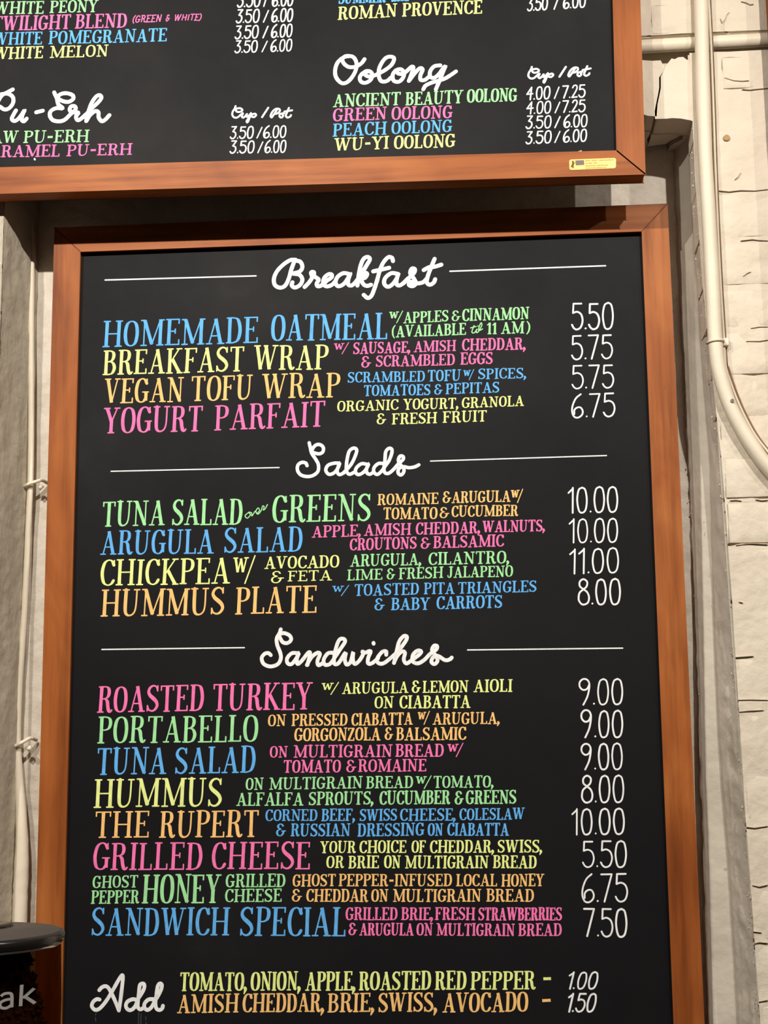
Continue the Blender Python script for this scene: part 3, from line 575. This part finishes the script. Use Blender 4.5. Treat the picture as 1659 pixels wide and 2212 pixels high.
ROWS_U = [
    ('G', 'green capitals cut by the top edge', 'WHITE@-7343;27020;-6588;26992;186 PEONY@-6501;26997;-5767;26972;181'),
    ('P', 'pink capitals with a small bracketed note', 'TWILIGHT@-7363;26754;-6172;26725;218 BLEND@-6111;26725;-5322;26704;210 _(GREEN@-5250;26769;-4798;26766;103 _&@-4750;26766;-4678;26767;95 _WHITE)@-4634;26767;-4203;26752;95'),
    ('B', 'blue capitals in the left list', 'WHITE@-7341;26530;-6599;26502;184 POMEGRANATE@-6505;26498;-4720;26453;194'),
    ('Y', 'pale yellow capitals in the left list', 'WHITE@-7333;26300;-6579;26286;176 MELON@-6482;26281;-5597;26262;172'),
    ('G', 'green capitals under the left script title', 'RAW@-7484;24987;-6913;24973;177 PU-ERH@-6840;24967;-5854;24938;176'),
    ('P', 'pink capitals under the left script title', 'CARAMEL@-7504;24769;-6286;24734;172 PU-ERH@-6189;24733;-5211;24714;164'),
    ('B', 'blue capitals cut off by the photo top', 'SUMMER@-2182;26906;-1486;26894;189 ROSE@-1404;26900;-1147;26897;189'),
    ('Y', 'pale yellow capitals above the script title', 'ROMAN@-2193;26656;-1326;26660;192 PROVENCE@-1252;26656;-83;26646;196'),
    ('G', 'green capitals directly under the script title', 'ANCIENT@-2269;25304;-1292;25291;185 BEAUTY@-1222;25282;-390;25279;187 OOLONG@-337;25284;382;25267;190'),
    ('P', 'pink capitals in the right list', 'GREEN@-2276;25087;-1490;25083;181 OOLONG@-1427;25072;-544;25059;183'),
    ('B', 'blue capitals in the right list', 'PEACH@-2277;24857;-1497;24853;183 OOLONG@-1430;24856;-555;24848;176'),
    ('Y', 'pale yellow capitals at the foot of the right list', 'WU-YI@-2255;24634;-1468;24637;179 OOLONG@-1397;24628;-515;24618;186'),
    ('W', 'white prices of the left upper list', '~3.50@-3685;26930;-3327;26921;209 /@-3293;26920;-3231;26919;188 ~6.00@-3169;26917;-2841;26909;208 ~3.50@-3701;26683;-3340;26674;201 /@-3299;26673;-3210;26671;180 ~6.00@-3176;26671;-2846;26663;200 ~3.50@-3716;26432;-3353;26428;196 /@-3305;26427;-3216;26426;177 ~6.00@-3182;26426;-2855;26423;196 ~3.50@-3718;26214;-3366;26209;181 /@-3318;26208;-3226;26207;163 ~6.00@-3189;26206;-2861;26201;181'),
    ('W', 'white prices of the left lower list', '~3.50@-3777;24886;-3422;24879;180 /@-3388;24879;-3301;24877;162 ~6.00@-3294;24877;-2944;24870;179 ~3.50@-3780;24665;-3408;24654;183 /@-3374;24653;-3290;24651;164 ~6.00@-3273;24650;-2948;24641;182'),
    ('W', 'single white price line cut by the photo top', '~3.50@557;26642;865;26647;194 /@938;26648;1018;26650;174 ~6.00@1071;26650;1409;26656;194'),
    ('W', 'white prices of the right list', '~4.00@505;25278;859;25279;186 /@903;25279;983;25279;168 ~7.25@1016;25279;1357;25279;186 ~4.00@501;25063;865;25062;179 /@905;25062;993;25061;161 ~7.25@1010;25061;1350;25060;178 ~3.50@488;24843;866;24838;184 /@895;24838;987;24837;165 ~6.00@1023;24836;1374;24832;183 ~3.50@482;24613;859;24613;181 /@888;24614;977;24614;163 ~6.00@1009;24614;1359;24614;181'),
]
SCRIPTS = [
    ('W', 'white script title Breakfast', 'L', 0.00604, '-2972;23395;-3053;23391;-3163;23321;-3256;23220;-3299;23109;-3282;23014;-3206;22971;-3130;23000;-3076;23101;-3037;23238;-2986;23383|-2986;23383;-2902;23363;-2868;23283;-2907;23212;-3020;23182|-3003;23180;-2914;23161;-2869;23085;-2903;23005;-2979;22965;-3029;22999;-3019;23047|-2836;22968;-2768;23038;-2723;23114;-2739;23187;-2695;23191;-2689;23130;-2625;23076;-2653;23017;-2639;22973;-2584;22983;-2508;23046|-2533;23038;-2437;23095;-2427;23143;-2477;23151;-2538;23098;-2555;23013;-2505;22965;-2425;22987;-2366;23049|-2169;23145;-2252;23160;-2337;23108;-2371;23023;-2333;22962;-2254;22988;-2190;23068;-2147;23153;-2178;23059;-2179;22982;-2129;22966;-2065;23015|-2073;23012;-2005;23104;-1895;23281;-1852;23362;-1893;23398;-1958;23352;-2009;23199;-2043;22960|-2022;23071;-1938;23148;-1896;23135;-1925;23079;-1986;23057;-1951;22977;-1898;22951;-1840;22966|-1507;23318;-1521;23367;-1576;23381;-1649;23306;-1704;23188;-1747;23035;-1795;22890;-1838;22794;-1892;22765;-1950;22814|-1804;23171;-1678;23195;-1566;23217|-1434;23117;-1534;23133;-1625;23064;-1643;22979;-1593;22926;-1523;22958;-1455;23049;-1426;23134;-1456;23032;-1453;22952;-1390;22949;-1286;23043|-1357;22969;-1281;23043;-1196;23126;-1184;23182;-1229;23190;-1251;23119;-1198;23035;-1171;22962;-1221;22921;-1274;22945;-1253;22991;-1171;22962;-1066;22975;-998;23041|-886;23329;-937;23210;-989;23075;-1008;22973;-962;22934;-905;22966;-883;23016|-1051;23163;-971;23203;-888;23208;-788;23236'),
    ('W', 'white script title Salads', 'L', 0.00499, '-2779;20599;-2763;20526;-2743;20444;-2687;20355;-2646;20273;-2651;20173;-2720;20113;-2812;20097;-2905;20124;-2954;20194;-2945;20274;-2886;20310;-2830;20296;-2812;20258|-2743;20456;-2730;20506;-2686;20559;-2624;20569;-2572;20527;-2578;20458;-2635;20430;-2712;20449|-2336;20283;-2413;20285;-2503;20256;-2536;20183;-2491;20122;-2414;20142;-2355;20215;-2327;20289;-2358;20215;-2368;20153;-2333;20113;-2269;20138|-2281;20132;-2163;20260;-2094;20401;-2079;20476;-2122;20502;-2186;20460;-2218;20349;-2234;20224;-2226;20150;-2183;20114;-2109;20147|-1923;20254;-2009;20266;-2084;20208;-2099;20146;-2060;20106;-1992;20131;-1936;20192;-1902;20265;-1936;20192;-1931;20130;-1888;20107;-1832;20139|-1690;20262;-1761;20262;-1823;20207;-1829;20139;-1780;20101;-1716;20149;-1653;20234;-1601;20307;-1562;20418;-1564;20470;-1604;20484;-1651;20433;-1664;20309;-1681;20185;-1667;20123;-1615;20113;-1553;20157;-1469;20248;-1398;20314;-1400;20358;-1443;20362;-1468;20304;-1442;20241;-1390;20177;-1397;20116;-1438;20083;-1474;20118;-1461;20179;-1396;20205;-1310;20188;-1225;20200;-1169;20227'),
    ('W', 'white script title Sandwiches', 'L', 0.00544, '-3207;17866;-3225;17813;-3267;17734;-3258;17636;-3219;17538;-3207;17450;-3250;17367;-3357;17334;-3455;17371;-3486;17454;-3446;17515;-3389;17527;-3353;17496|-3231;17795;-3159;17811;-3079;17775;-3057;17716;-3106;17669;-3177;17679;-3222;17750|-2963;17520;-3049;17518;-3115;17448;-3110;17378;-3053;17364;-2987;17437;-2942;17525;-2973;17437;-2964;17363;-2901;17410;-2812;17519;-2781;17510;-2822;17347|-2830;17347;-2759;17460;-2674;17520;-2639;17497;-2675;17406;-2661;17341;-2586;17378|-2447;17517;-2523;17509;-2584;17422;-2569;17348;-2492;17359;-2420;17455;-2349;17559;-2273;17673;-2299;17714;-2356;17700;-2402;17595;-2433;17446;-2430;17358;-2368;17369;-2269;17514;-2279;17417;-2253;17343;-2196;17381;-2157;17521;-2163;17415;-2134;17350;-2071;17396;-2017;17483;-2024;17528;-1985;17509;-1905;17531;-1942;17430;-1943;17356;-1886;17358;-1800;17427|-1863;17648;-1861;17636|-1681;17475;-1684;17524;-1743;17514;-1809;17427;-1801;17362;-1727;17352;-1632;17416;-1507;17528;-1399;17667;-1381;17728;-1425;17738;-1488;17668;-1525;17546;-1571;17357|-1571;17362;-1522;17458;-1454;17518;-1411;17497;-1430;17404;-1392;17347;-1315;17393;-1208;17470;-1178;17514;-1230;17527;-1296;17468;-1301;17376;-1228;17345;-1139;17391;-1050;17477;-961;17540;-951;17589;-995;17590;-1022;17529;-971;17449;-946;17379;-991;17331;-1034;17363;-1012;17424;-945;17449;-840;17386;-773;17394;-743;17419'),
    ('W', 'white script word Add', 'L', 0.00525, '-5798;12695;-5838;12700;-5886;12668;-5909;12610;-5873;12561;-5818;12561;-5757;12610;-5679;12710;-5593;12852;-5524;12970;-5478;13028;-5467;12986;-5479;12853;-5497;12694;-5519;12548|-5519;12548;-5564;12652;-5626;12777;-5680;12861;-5730;12877;-5774;12856;-5805;12823|-5272;12694;-5327;12700;-5395;12669;-5420;12611;-5387;12559;-5334;12559;-5282;12611;-5248;12703;-5213;12753;-5162;12845;-5161;12903;-5193;12913;-5224;12886;-5236;12778;-5248;12669;-5247;12594;-5211;12564;-5163;12586|-5028;12703;-5097;12696;-5151;12645;-5152;12586;-5108;12556;-5052;12595;-5002;12687;-4957;12753;-4914;12845;-4910;12903;-4941;12913;-4969;12870;-4985;12753;-4997;12653;-4983;12578;-4939;12556;-4900;12577;-4890;12612'),
    ('G', 'small green script word til', 'L', 0.00157, '-322;22289;-356;22192;-318;22181;-278;22236;-295;22190;-265;22189;-209;22285;-219;22327;-253;22251;-249;22211;-198;22233|-373;22255;-293;22274|-268;22282;-263;22277'),
    ('G', 'small green script word over', 'L', 0.00144, '-3686;19581;-3732;19539;-3697;19502;-3652;19553;-3681;19588;-3636;19580;-3629;19532;-3579;19604;-3558;19567;-3517;19612;-3540;19649;-3572;19597;-3540;19557;-3494;19607;-3471;19675;-3448;19663;-3462;19615;-3430;19639;-3400;19696'),
    ('W', 'white script title Oolong', 'U', 0.00564, '-2026;26076;-2112;26061;-2198;25990;-2238;25875;-2226;25758;-2153;25668;-2078;25666;-2002;25734;-1940;25847;-1927;25963;-1965;26049;-2026;26076;-2093;26073;-2133;26025;-2106;25959;-2039;25907;-1942;25905;-1856;25953;-1809;26015|-1760;25823;-1833;25803;-1879;25741;-1864;25673;-1798;25650;-1722;25694;-1697;25770;-1735;25824;-1796;25827;-1815;25789;-1748;25744;-1651;25762;-1596;25798|-1612;25779;-1504;25838;-1416;25911;-1378;26000;-1417;26034;-1490;26025;-1552;25957;-1598;25856;-1602;25740;-1567;25664;-1491;25661;-1427;25712|-1322;25836;-1371;25806;-1404;25743;-1387;25662;-1312;25644;-1248;25709;-1241;25786;-1286;25834;-1340;25817;-1323;25771;-1250;25761;-1189;25809;-1127;25864;-1101;25846;-1129;25755;-1169;25647|-1169;25647;-1080;25765;-1007;25836;-968;25811;-1002;25723;-997;25656;-937;25653;-873;25703|-713;25866;-801;25854;-859;25780;-860;25700;-804;25678;-730;25735;-678;25810;-638;25850;-669;25777;-713;25663;-782;25500|-963;25509;-926;25567;-829;25609;-732;25632;-635;25666;-549;25719;-488;25761'),
    ('W', 'white script title Pu-Erh', 'U', 0.00590, '-7026;25804;-7107;25763;-7183;25721;-7235;25638;-7275;25526;-7303;25368|-7194;25738;-7096;25741;-7021;25684;-7014;25593;-7072;25511;-7143;25497;-7210;25543|-6967;25472;-7000;25411;-7025;25344;-6984;25308;-6930;25337;-6877;25405;-6836;25471;-6866;25393;-6875;25323;-6841;25296;-6801;25336|-6660;25429;-6562;25449|-6399;25728;-6355;25629;-6331;25537;-6264;25472;-6356;25480;-6437;25441;-6455;25374;-6411;25298;-6318;25271;-6232;25290;-6147;25370;-6071;25446;-6085;25494;-6134;25496;-6158;25450;-6126;25403;-6028;25393;-6060;25338;-6045;25284;-6004;25282;-5914;25359|-6338;25594;-6334;25668;-6275;25703;-6199;25703;-6122;25669;-6110;25612;-6174;25570;-6250;25579;-6316;25610|-5951;25316;-5834;25446;-5739;25537;-5689;25608;-5714;25649;-5763;25635;-5826;25547;-5867;25436;-5906;25257|-5906;25257;-5854;25345;-5777;25404;-5728;25382;-5723;25305;-5676;25244;-5625;25265;-5564;25331'),
    ('W', 'small white script heading over the left prices', 'U', 0.00282, '-3697;25383;-3709;25347;-3739;25297;-3743;25245;-3710;25207;-3663;25211;-3610;25256;-3588;25268;-3604;25222;-3583;25199;-3548;25228;-3528;25257;-3538;25217;-3511;25215;-3465;25267;-3483;25216;-3507;25148;-3523;25123;-3532;25145;-3499;25191;-3450;25240;-3411;25251;-3395;25227;-3425;25200;-3458;25208|-3696;25342;-3631;25348;-3596;25318;-3622;25294;-3672;25294;-3700;25329|-3307;25195;-3217;25336|-3083;25309;-3103;25275;-3148;25209;-3168;25184;-3182;25210;-3156;25269;-3107;25311;-3057;25307;-3048;25273;-3087;25240;-3123;25237|-3013;25237;-3046;25229;-3051;25194;-3025;25175;-2999;25202;-3013;25237;-2985;25239|-2915;25318;-2944;25250;-2960;25200;-2936;25171;-2895;25186;-2885;25206|-2981;25265;-2928;25271;-2869;25279'),
    ('W', 'small white script heading over the right prices', 'U', 0.00295, '601;25774;588;25738;556;25687;549;25635;582;25599;630;25606;685;25653;708;25665;690;25619;710;25597;746;25627;768;25657;756;25617;783;25617;832;25670;812;25619;785;25551;768;25525;761;25546;795;25593;846;25644;886;25657;902;25634;870;25606;837;25612|600;25734;667;25742;701;25715;673;25689;624;25687;596;25721|990;25606;1085;25751|1220;25730;1199;25696;1151;25627;1130;25602;1117;25627;1145;25687;1196;25731;1247;25730;1254;25696;1214;25662;1177;25657|1288;25662;1255;25653;1248;25617;1274;25600;1301;25628;1288;25662;1317;25666|1390;25747;1359;25679;1341;25628;1365;25601;1406;25618;1417;25638|1322;25691;1376;25700;1436;25710'),
    ('D', 'faint grey drip below the word Add', 'L', 0.00131, '-5843;12514;-5856;12482'),
    ('D', 'faint grey drip below the word Add', 'L', 0.00131, '-5855;12451;-5848;12401'),
    ('D', 'faint grey drip below the word Add', 'L', 0.00131, '-5233;12528;-5238;12365'),
    ('D', 'faint grey drip below the word Add', 'L', 0.00131, '-5199;12503;-5205;12365'),
    ('D', 'faint grey drip below the word Add', 'L', 0.00131, '-5133;12465;-5132;12422'),
    ('D', 'faint grey drip below the word Add', 'L', 0.00131, '-5126;12390;-5132;12359'),
    ('W', 'white fleck above the bottom rail', 'U', 0.00262, '-6665;24708;-6659;24694'),
]
RULE_LINES = [
    (-5875, 23189, -3570, 23168, 21),
    (-661, 23130, 1628, 23128, 21),
    (-5741, 20252, -3226, 20242, 17),
    (-998, 20279, 1547, 20292, 17),
    (-5841, 17619, -3739, 17611, 18),
    (-514, 17525, 1682, 17515, 18),
]

# ---------------------------------------------------------------- chalkboards
def framed(name, label, outer, inner, yf, yb, yslate):
    """outer / inner: corner points (x,z) in order top-left, top-right, bottom-right, bottom-left"""
    root = thing(name, label, 'menu board', 'framed chalkboard menus')
    cx = sum(p[0] for p in outer)/4; cz = min(p[1] for p in outer)
    root.location = (cx, yb, cz)
    inv = Matrix.Translation(-root.location)
    names = ['top', 'right', 'bottom', 'left']
    for i in range(4):
        j = (i+1) % 4; horiz = i in (0, 2)
        pts = [outer[i], outer[j], inner[j], inner[i]]
        c = (sum(p[0] for p in pts)/4, sum(p[1] for p in pts)/4)
        # hairline mitre gap
        L_ = math.hypot(outer[j][0]-outer[i][0], outer[j][1]-outer[i][1]); ux, uz = (outer[j][0]-outer[i][0])/L_, (outer[j][1]-outer[i][1])/L_
        g = 0.00035; pts = [(pts[0][0]+ux*g, pts[0][1]+uz*g), (pts[1][0]-ux*g, pts[1][1]-uz*g), (pts[2][0]-ux*g, pts[2][1]-uz*g), (pts[3][0]+ux*g, pts[3][1]+uz*g)]
        v, f = prism(pts, yf, yb)
        o = obj('frame_rail', v, f, WOOD_H if horiz else WOOD_V, root); o.matrix_parent_inverse = inv
        bevel(o, 0.0012, 2)
    e = 0.004
    tl, tr_, br, bl = inner
    sl = [(tl[0]-e, tl[1]+e), (tr_[0]+e, tr_[1]+e), (br[0]+e, br[1]-e), (bl[0]-e, bl[1]-e)]
    o = obj('slate_panel', *prism(sl, yslate, yb-0.002), SLATE, root); o.matrix_parent_inverse = inv
    return root, inv
def put(o, inv): o.matrix_parent_inverse = inv; return o

LOW, LINV = framed('menu_board', 'lower black chalkboard in orange-brown wood frame listing breakfast, salads and sandwiches', LOW_OUT, LOW_IN, 0.060, 0.088, 0.070)
UPP, UINV = framed('menu_board', 'upper black chalkboard in wood frame listing teas, overhanging the lower menu', UP_OUT, UP_IN, -0.045, -0.012, -0.036)
THI, TINV = framed('menu_board', 'wood-framed board beyond the right edge, seen only as a sliver at top right', TH_OUT, TH_IN, -0.045, -0.012, -0.036)
YL, YUP = 0.0697, -0.0363
def lettering(rows, y, root, inv, upper):
    for c, lab, data in rows:
        V, F = [], []
        for wd in decode(data): word(V, F, *wd, upper)
        put(flat('lettering', V, F, y, CH[c], root, lab), inv)
lettering(ROWS_L, YL, LOW, LINV, False)
lettering(ROWS_U, YUP, UPP, UINV, True)
for c, lab, brd, wid, lines in SCRIPTS:
    V, F = [], []
    for ln in lines.split('|'):
        q = [int(a)/10000 for a in ln.split(';')]; pts = list(zip(q[::2], q[1::2]))
        pts = cr(pts, 5) if len(pts) > 2 else pts
        ribbon(V, F, pts, [wid*random.uniform(.97, 1.03) for _ in pts], True)
    root, inv, y = (LOW, LINV, YL) if brd == 'L' else (UPP, UINV, YUP)
    nm = 'paint_drip' if c == 'D' else ('paint_fleck' if 'fleck' in lab else 'script_lettering')
    put(flat(nm, V, F, y, CH[c], root, lab, 0.00008), inv)
for q in RULE_LINES:
    V, F = [], []; a = [v/10000 for v in q]
    ribbon(V, F, [(a[0], a[1]), (a[2], a[3])], [a[4]]*2, True)
    put(flat('rule_line', V, F, YL, CH['W'], LOW), inv := LINV)

# the lower board hangs tipped forward: its foot rests nearer the wall
for o in [q for q in bpy.data.objects if q.type == 'MESH' and q.parent == LOW]:
    for v_ in o.data.vertices: v_.co.y += TILT*(2.4-v_.co.z)

# maker's plate on the upper board's bottom rail
def rrect(p, r=0.0035):          # rounded parallelogram from 4 corners (TL,TR,BR,BL)
    out = []
    for i in range(4):
        a, b_, c = Vector(p[i-1]), Vector(p[i]), Vector(p[(i+1) % 4])
        d1 = (a-b_).normalized()*r; d2 = (c-b_).normalized()*r
        for t in range(5):
            s = t/4; q = b_+d1*(1-s)**2+d2*s**2; out.append((q.x, q.y))
    return out
pl = put(obj('brass_plate', *prism(rrect(PLATE), -0.0458, -0.0448), BRASS, UPP, label='small brass-yellow plate with dark etched marks'), UINV)
a0, a1, a3 = Vector(PLATE[0]), Vector(PLATE[1]), Vector(PLATE[3])
def pp(u, v): q = a0+(a1-a0)*u+(a3-a0)*v; return (q.x, q.y)
def onplate(name, V, F, m):
    o = obj(name, [(q[0], -0.04595-(q[2] if len(q) > 2 else 0), q[1]) for q in V], F, m, pl)
onplate('etched_panel', [pp(.13, .10), pp(.315, .10), pp(.32, .56), pp(.14, .58)], [(0, 1, 2, 3)], GREYP)
V, F = [], []
for s_, w_ in (([pp(.078, .20), pp(.078, .30)], .0026), ([pp(.08, .25), pp(.082, .48), pp(.066, .62)], .0028), ([pp(.082, .45), pp(.076, .78)], .0020), ([pp(.07, .45), pp(.045, .62), pp(.04, .72)], .0014), ([pp(.085, .33), pp(.125, .36)], .0010)):
    ribbon(V, F, s_, [w_]*len(s_), True)
onplate('etched_figure', V, F, ETCH)
V, F = [], []
random.seed(21)
for u0_, u1_, v_, gaps, hh in ((.345, .95, .17, (.46, .61), .0028), (.345, .60, .42, (.40, .50), .0022), (.345, .83, .66, (.56,), .0022), (.345, .78, .88, (), .0014)):
    u = u0_
    while u < u1_:
        if not any(abs(u-g_) < .012 for g_ in gaps):
            k = random.random(); a = .010
            if k < .5: ribbon(V, F, [pp(u, v_-.05), pp(u, v_+.05)], [.0005]*2); ribbon(V, F, [pp(u, v_+.05*(1 if k < .2 else -1)), pp(u+a*.7, v_+.05*(1 if k < .2 else -1))], [.0005]*2)
            else: ribbon(V, F, [pp(u, v_), pp(u+a*.35, v_-.05), pp(u+a*.7, v_), pp(u+a*.35, v_+.05)], [.0005]*4, closed=True)
        u += .0135
onplate('etched_lines', V, F, ETCHB)
random.seed(11)
# torn paper scrap tucked behind the rail beside the plate
put(obj('paper_scrap', *prism(SCRAP, -0.0372, -0.0366), mat('torn_paper', (.62, .42, .27), .8), UPP, label='torn pale scrap at the rail edge'), UINV)

# ---------------------------------------------------------------- pipes and cables
con = thing('conduit_pipe', 'upright cream painted conduit bending away right over the brick pier', 'pipe')
P_ = cr(CONDUIT, 8)
obj('pipe_run', *tube(P_, 0.0102, 18), PIPE, con, smooth=True)
sx_, sz_ = STRAP
V, F = tube([(sx_+0.0114*math.cos(a), -0.0125-0.0114*math.sin(a), sz_+0.0008*math.cos(a)) for a in [math.pi*(-.12+1.24*k/14) for k in range(15)]], 0.0018, 6)
strap = obj('pipe_strap', V, F, PIPE, con, smooth=True, label='thin strap with a square tab round the pipe')
tb = obj('strap_tab', *box(sx_+0.0105, sx_+0.019, -0.010, 0.001, sz_-0.0045, sz_+0.0065), PIPE, strap); bevel(tb, .001)
sc_ = Vector(SCREW)
obj('set_screw', *tube([(sc_.x, -0.019, sc_.z), (sc_.x, -0.0245, sc_.z)], 0.0026, 8), mat('dull_screw', (.2, .17, .13), .6), con)
hz = thing('conduit_pipe', 'level cream painted pipe along the brick joint behind the upright conduit', 'pipe')
hp = [(x, 0.0105, HZ[0]+(HZ[1]-HZ[0])*(x-0.22)/0.18) for x in (-0.3, 0.0, 0.2, 0.4, 0.7, 1.0)]
obj('pipe_run', *tube(hp, 0.0100, 18), PIPE, hz, smooth=True)
cb = thing('thin_cable', 'thin cream painted cable beside the upright conduit', 'cable')
obj('cable_run', *tube(cr(CABLE, 8), 0.0019, 8), PIPE, cb, smooth=True)
obj('rust_seam', *tube(cr(RUSTU, 6), 0.0006, 6), RUST, cb, smooth=True, label='thin brown seam along the cable')
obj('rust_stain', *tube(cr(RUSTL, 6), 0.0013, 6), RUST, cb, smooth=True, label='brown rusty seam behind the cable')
lc = thing('wall_cable', 'cream painted cable running down the left corner beside the lower board', 'cable')
pts = cr(LCABLE, 6)
def lrad(z): return 0.0046 if z > 1.62 else 0.0046+0.0062*min(1, (1.62-z)/0.17)
obj('cable_run', *tube(pts, [lrad(p[2]) for p in pts], 12, wob=.05), PIPE, lc, smooth=True)
def tie(x, z, dx, dz):
    # wire loop slanting up to the right round the cable, with a painted knot
    c = [(x-0.0125, 0.100, z-0.003*dz), (x-0.008, 0.0915, z-0.001), (x, 0.0888, z+0.0025*dz), (x+0.007, 0.091, z+0.006*dz), (x+0.0145*dx, 0.098, z+0.0105*dz), (x+0.019*dx, 0.113, z+0.008*dz)]
    o = obj('wire_tie', *tube(cr(c, 5), 0.0027, 8), PIPE, lc, smooth=True)
    k = [(x+0.012*dx, 0.096, z-0.001), (x+0.0155*dx, 0.098, z-0.005)]
    obj('tie_knot', *tube(k, [0.0036, 0.0042], 8), PIPE, o, smooth=True)
for t_ in TIES: tie(*t_)
sp = thing('wall_plug', 'small tan round plug on the brick right of the conduit', 'plug')
obj('plug_disc', *tube([(PLUG[0], 0.002, PLUG[1]), (PLUG[0], -0.0035, PLUG[1])], [0.0055, 0.0045], 12), mat('tan_plug', (.42, .28, .14), .8), sp)

# ---------------------------------------------------------------- coffee grinder hopper at bottom left
HX, HY, HZ0, HR = HOPPER
gr = thing('coffee_grinder', 'coffee grinder with smoky clear bean hopper and black lid at lower left', 'grinder')
gr.location = (HX, HY, 0.92); GI = Matrix.Translation(-gr.location)
top = HZ0
lid = put(obj('hopper_lid', *lathe([(0.0, top), (HR*.45, top+.0002), (HR*.955, top), (HR*.985, top-.0008), (HR*.995, top-.0025), (HR*.99, top-.0068), (HR*.975, top-.0078), (HR*.9, top-.0078), (0, top-.0078)], HX, HY), LIDM, gr, smooth=True), GI)
put(obj('lid_top', *lathe([(0, top+.0006), (HR*.945, top+.0006), (HR*.95, top+.0001)], HX, HY), LIDT, lid, smooth=True), Matrix())
put(obj('lid_knob', *lathe([(0, top+.0028), (HR*.34, top+.0028), (HR*.37, top+.002), (HR*.375, top)], HX-.004, HY+.030), LIDM, lid, smooth=True), Matrix())
put(obj('hopper_ring', *lathe([(HR*.955, top-.0075), (HR*.967, top-.0082), (HR*.967, top-.009), (HR*.955, top-.0098)], HX, HY), CHROME, gr, smooth=True, label='thin bright ring under the lid'), GI)
put(obj('hopper_body', *lathe([(HR*.955, top-.0075), (HR*.975, top-.05), (HR*.965, top-.12), (HR*.93, top-.155), (HR*.62, top-.215), (HR*.5, top-.235)], HX, HY), TINT, gr, smooth=True, label='smoky clear plastic bean container'), GI)
V, F = [], []
random.seed(5)
def heap(x): return top-.019-max(0, (x-HX-.026))*3.2      # the pile slopes down to the right
def bmass(i, j):
    a = 2*math.pi*i/48; R_ = HR*.91
    if j < 8: r = R_*j/8; x, y = HX+r*math.cos(a), HY+r*math.sin(a); z = heap(x)-.004
    else:
        r = R_*(.985 if j > 12 else 1); x, y = HX+r*math.cos(a), HY+r*math.sin(a); z0_ = heap(x)-.004; z = z0_+(top-.155-z0_)*(j-8)/6
    return (x, y, z)
V = [bmass(i, j) for j in range(15) for i in range(48)]
F = [(j*48+i, j*48+(i+1) % 48, (j+1)*48+(i+1) % 48, (j+1)*48+i) for j in range(14) for i in range(48)]
for k in range(2600):
    a = random.uniform(0, 2*math.pi); rr_ = HR*.915*math.sqrt(random.random())
    x, y = HX+rr_*math.cos(a), HY+rr_*math.sin(a); z = heap(x)+random.uniform(-.004, .001)
    if k > 700: rr_ = HR*.915; x, y = HX+rr_*math.cos(a), HY+rr_*math.sin(a); z = random.uniform(top-.155, heap(x))
    b = len(V); r1, r2 = .0048, .0031
    q = Matrix.Rotation(random.uniform(0, 6.28), 3, Vector((random.random()-.5, random.random()-.5, random.random()-.5)).normalized())
    for p in ((r1, 0, 0), (-r1, 0, 0), (0, r2, 0), (0, -r2, 0), (0, 0, r2), (0, 0, -r2*.4)): V.append(Vector((x, y, z))+q @ Vector(p))
    F += [(b+i_, b+j_, b+k_) for i_, j_, k_ in ((0, 2, 4), (2, 1, 4), (1, 3, 4), (3, 0, 4), (2, 0, 5), (1, 2, 5), (3, 1, 5), (0, 3, 5))]
put(obj('coffee_beans', V, F, BEAN, gr, smooth=True, kind='stuff'), GI)
# printed letters wrapped on the hopper's front
V, F = [], []
hw = HR*0.0262/0.069
def sq(pts, w_): ribbon(V, F, pts, [w_]*len(pts))
U = lambda x, z: (x, z)
KX, AX, BZ, KH = HLET
lw = KH*.125
sq([U(KX, BZ), U(KX+KH*.02, BZ+KH)], lw)
sq([U(KX+KH*.44, BZ+KH*.74), U(KX+KH*.08, BZ+KH*.36)], lw); sq([U(KX+KH*.14, BZ+KH*.42), U(KX+KH*.48, BZ+KH*.02)], lw)
ac = cr([U(AX-KH*.42, BZ+KH*.58), U(AX-KH*.28, BZ+KH*.68), U(AX-KH*.06, BZ+KH*.66), U(AX, BZ+KH*.48), U(AX, BZ)], 5); sq(ac, lw)
sq(cr([U(AX, BZ+KH*.40), U(AX-KH*.25, BZ+KH*.38), U(AX-KH*.44, BZ+KH*.26), U(AX-KH*.40, BZ+KH*.06), U(AX-KH*.2, BZ), U(AX, BZ+KH*.12)], 5), lw)
RL = HR*.982
VV = []
for x, z, l_ in V:
    dx = max(-RL*.98, min(RL*.98, x-HX)); VV.append((HX+dx, HY-math.sqrt(RL*RL-dx*dx)-l_, z))
put(obj('hopper_lettering', VV, F, GREYL, gr, label='grey letters ending in ak'), GI)
hb = put(obj('grinder_housing', *join([lathe([(0, top-.232), (HR*.62, top-.232), (HR*.8, top-.25), (HR*1.0, top-.29), (HR*1.0, .95), (0, .95)], HX, HY)]), BODY, gr, smooth=True), GI)
put(obj('grinder_base', *box(HX-.085, HX+.085, HY-.12, HY+.09, .92, .95), BODY, gr), GI)
ct = thing('service_counter', 'dark counter below the frame carrying the coffee grinder', 'counter')
ct.location = (-.7, HY, 0)
obj('worktop', *box(-.9, .9, -.35, .35, .88, .92), COUNTER, ct)
obj('counter_front', *box(-.86, .86, -.30, .30, 0.0, .88), COUNTER, ct)
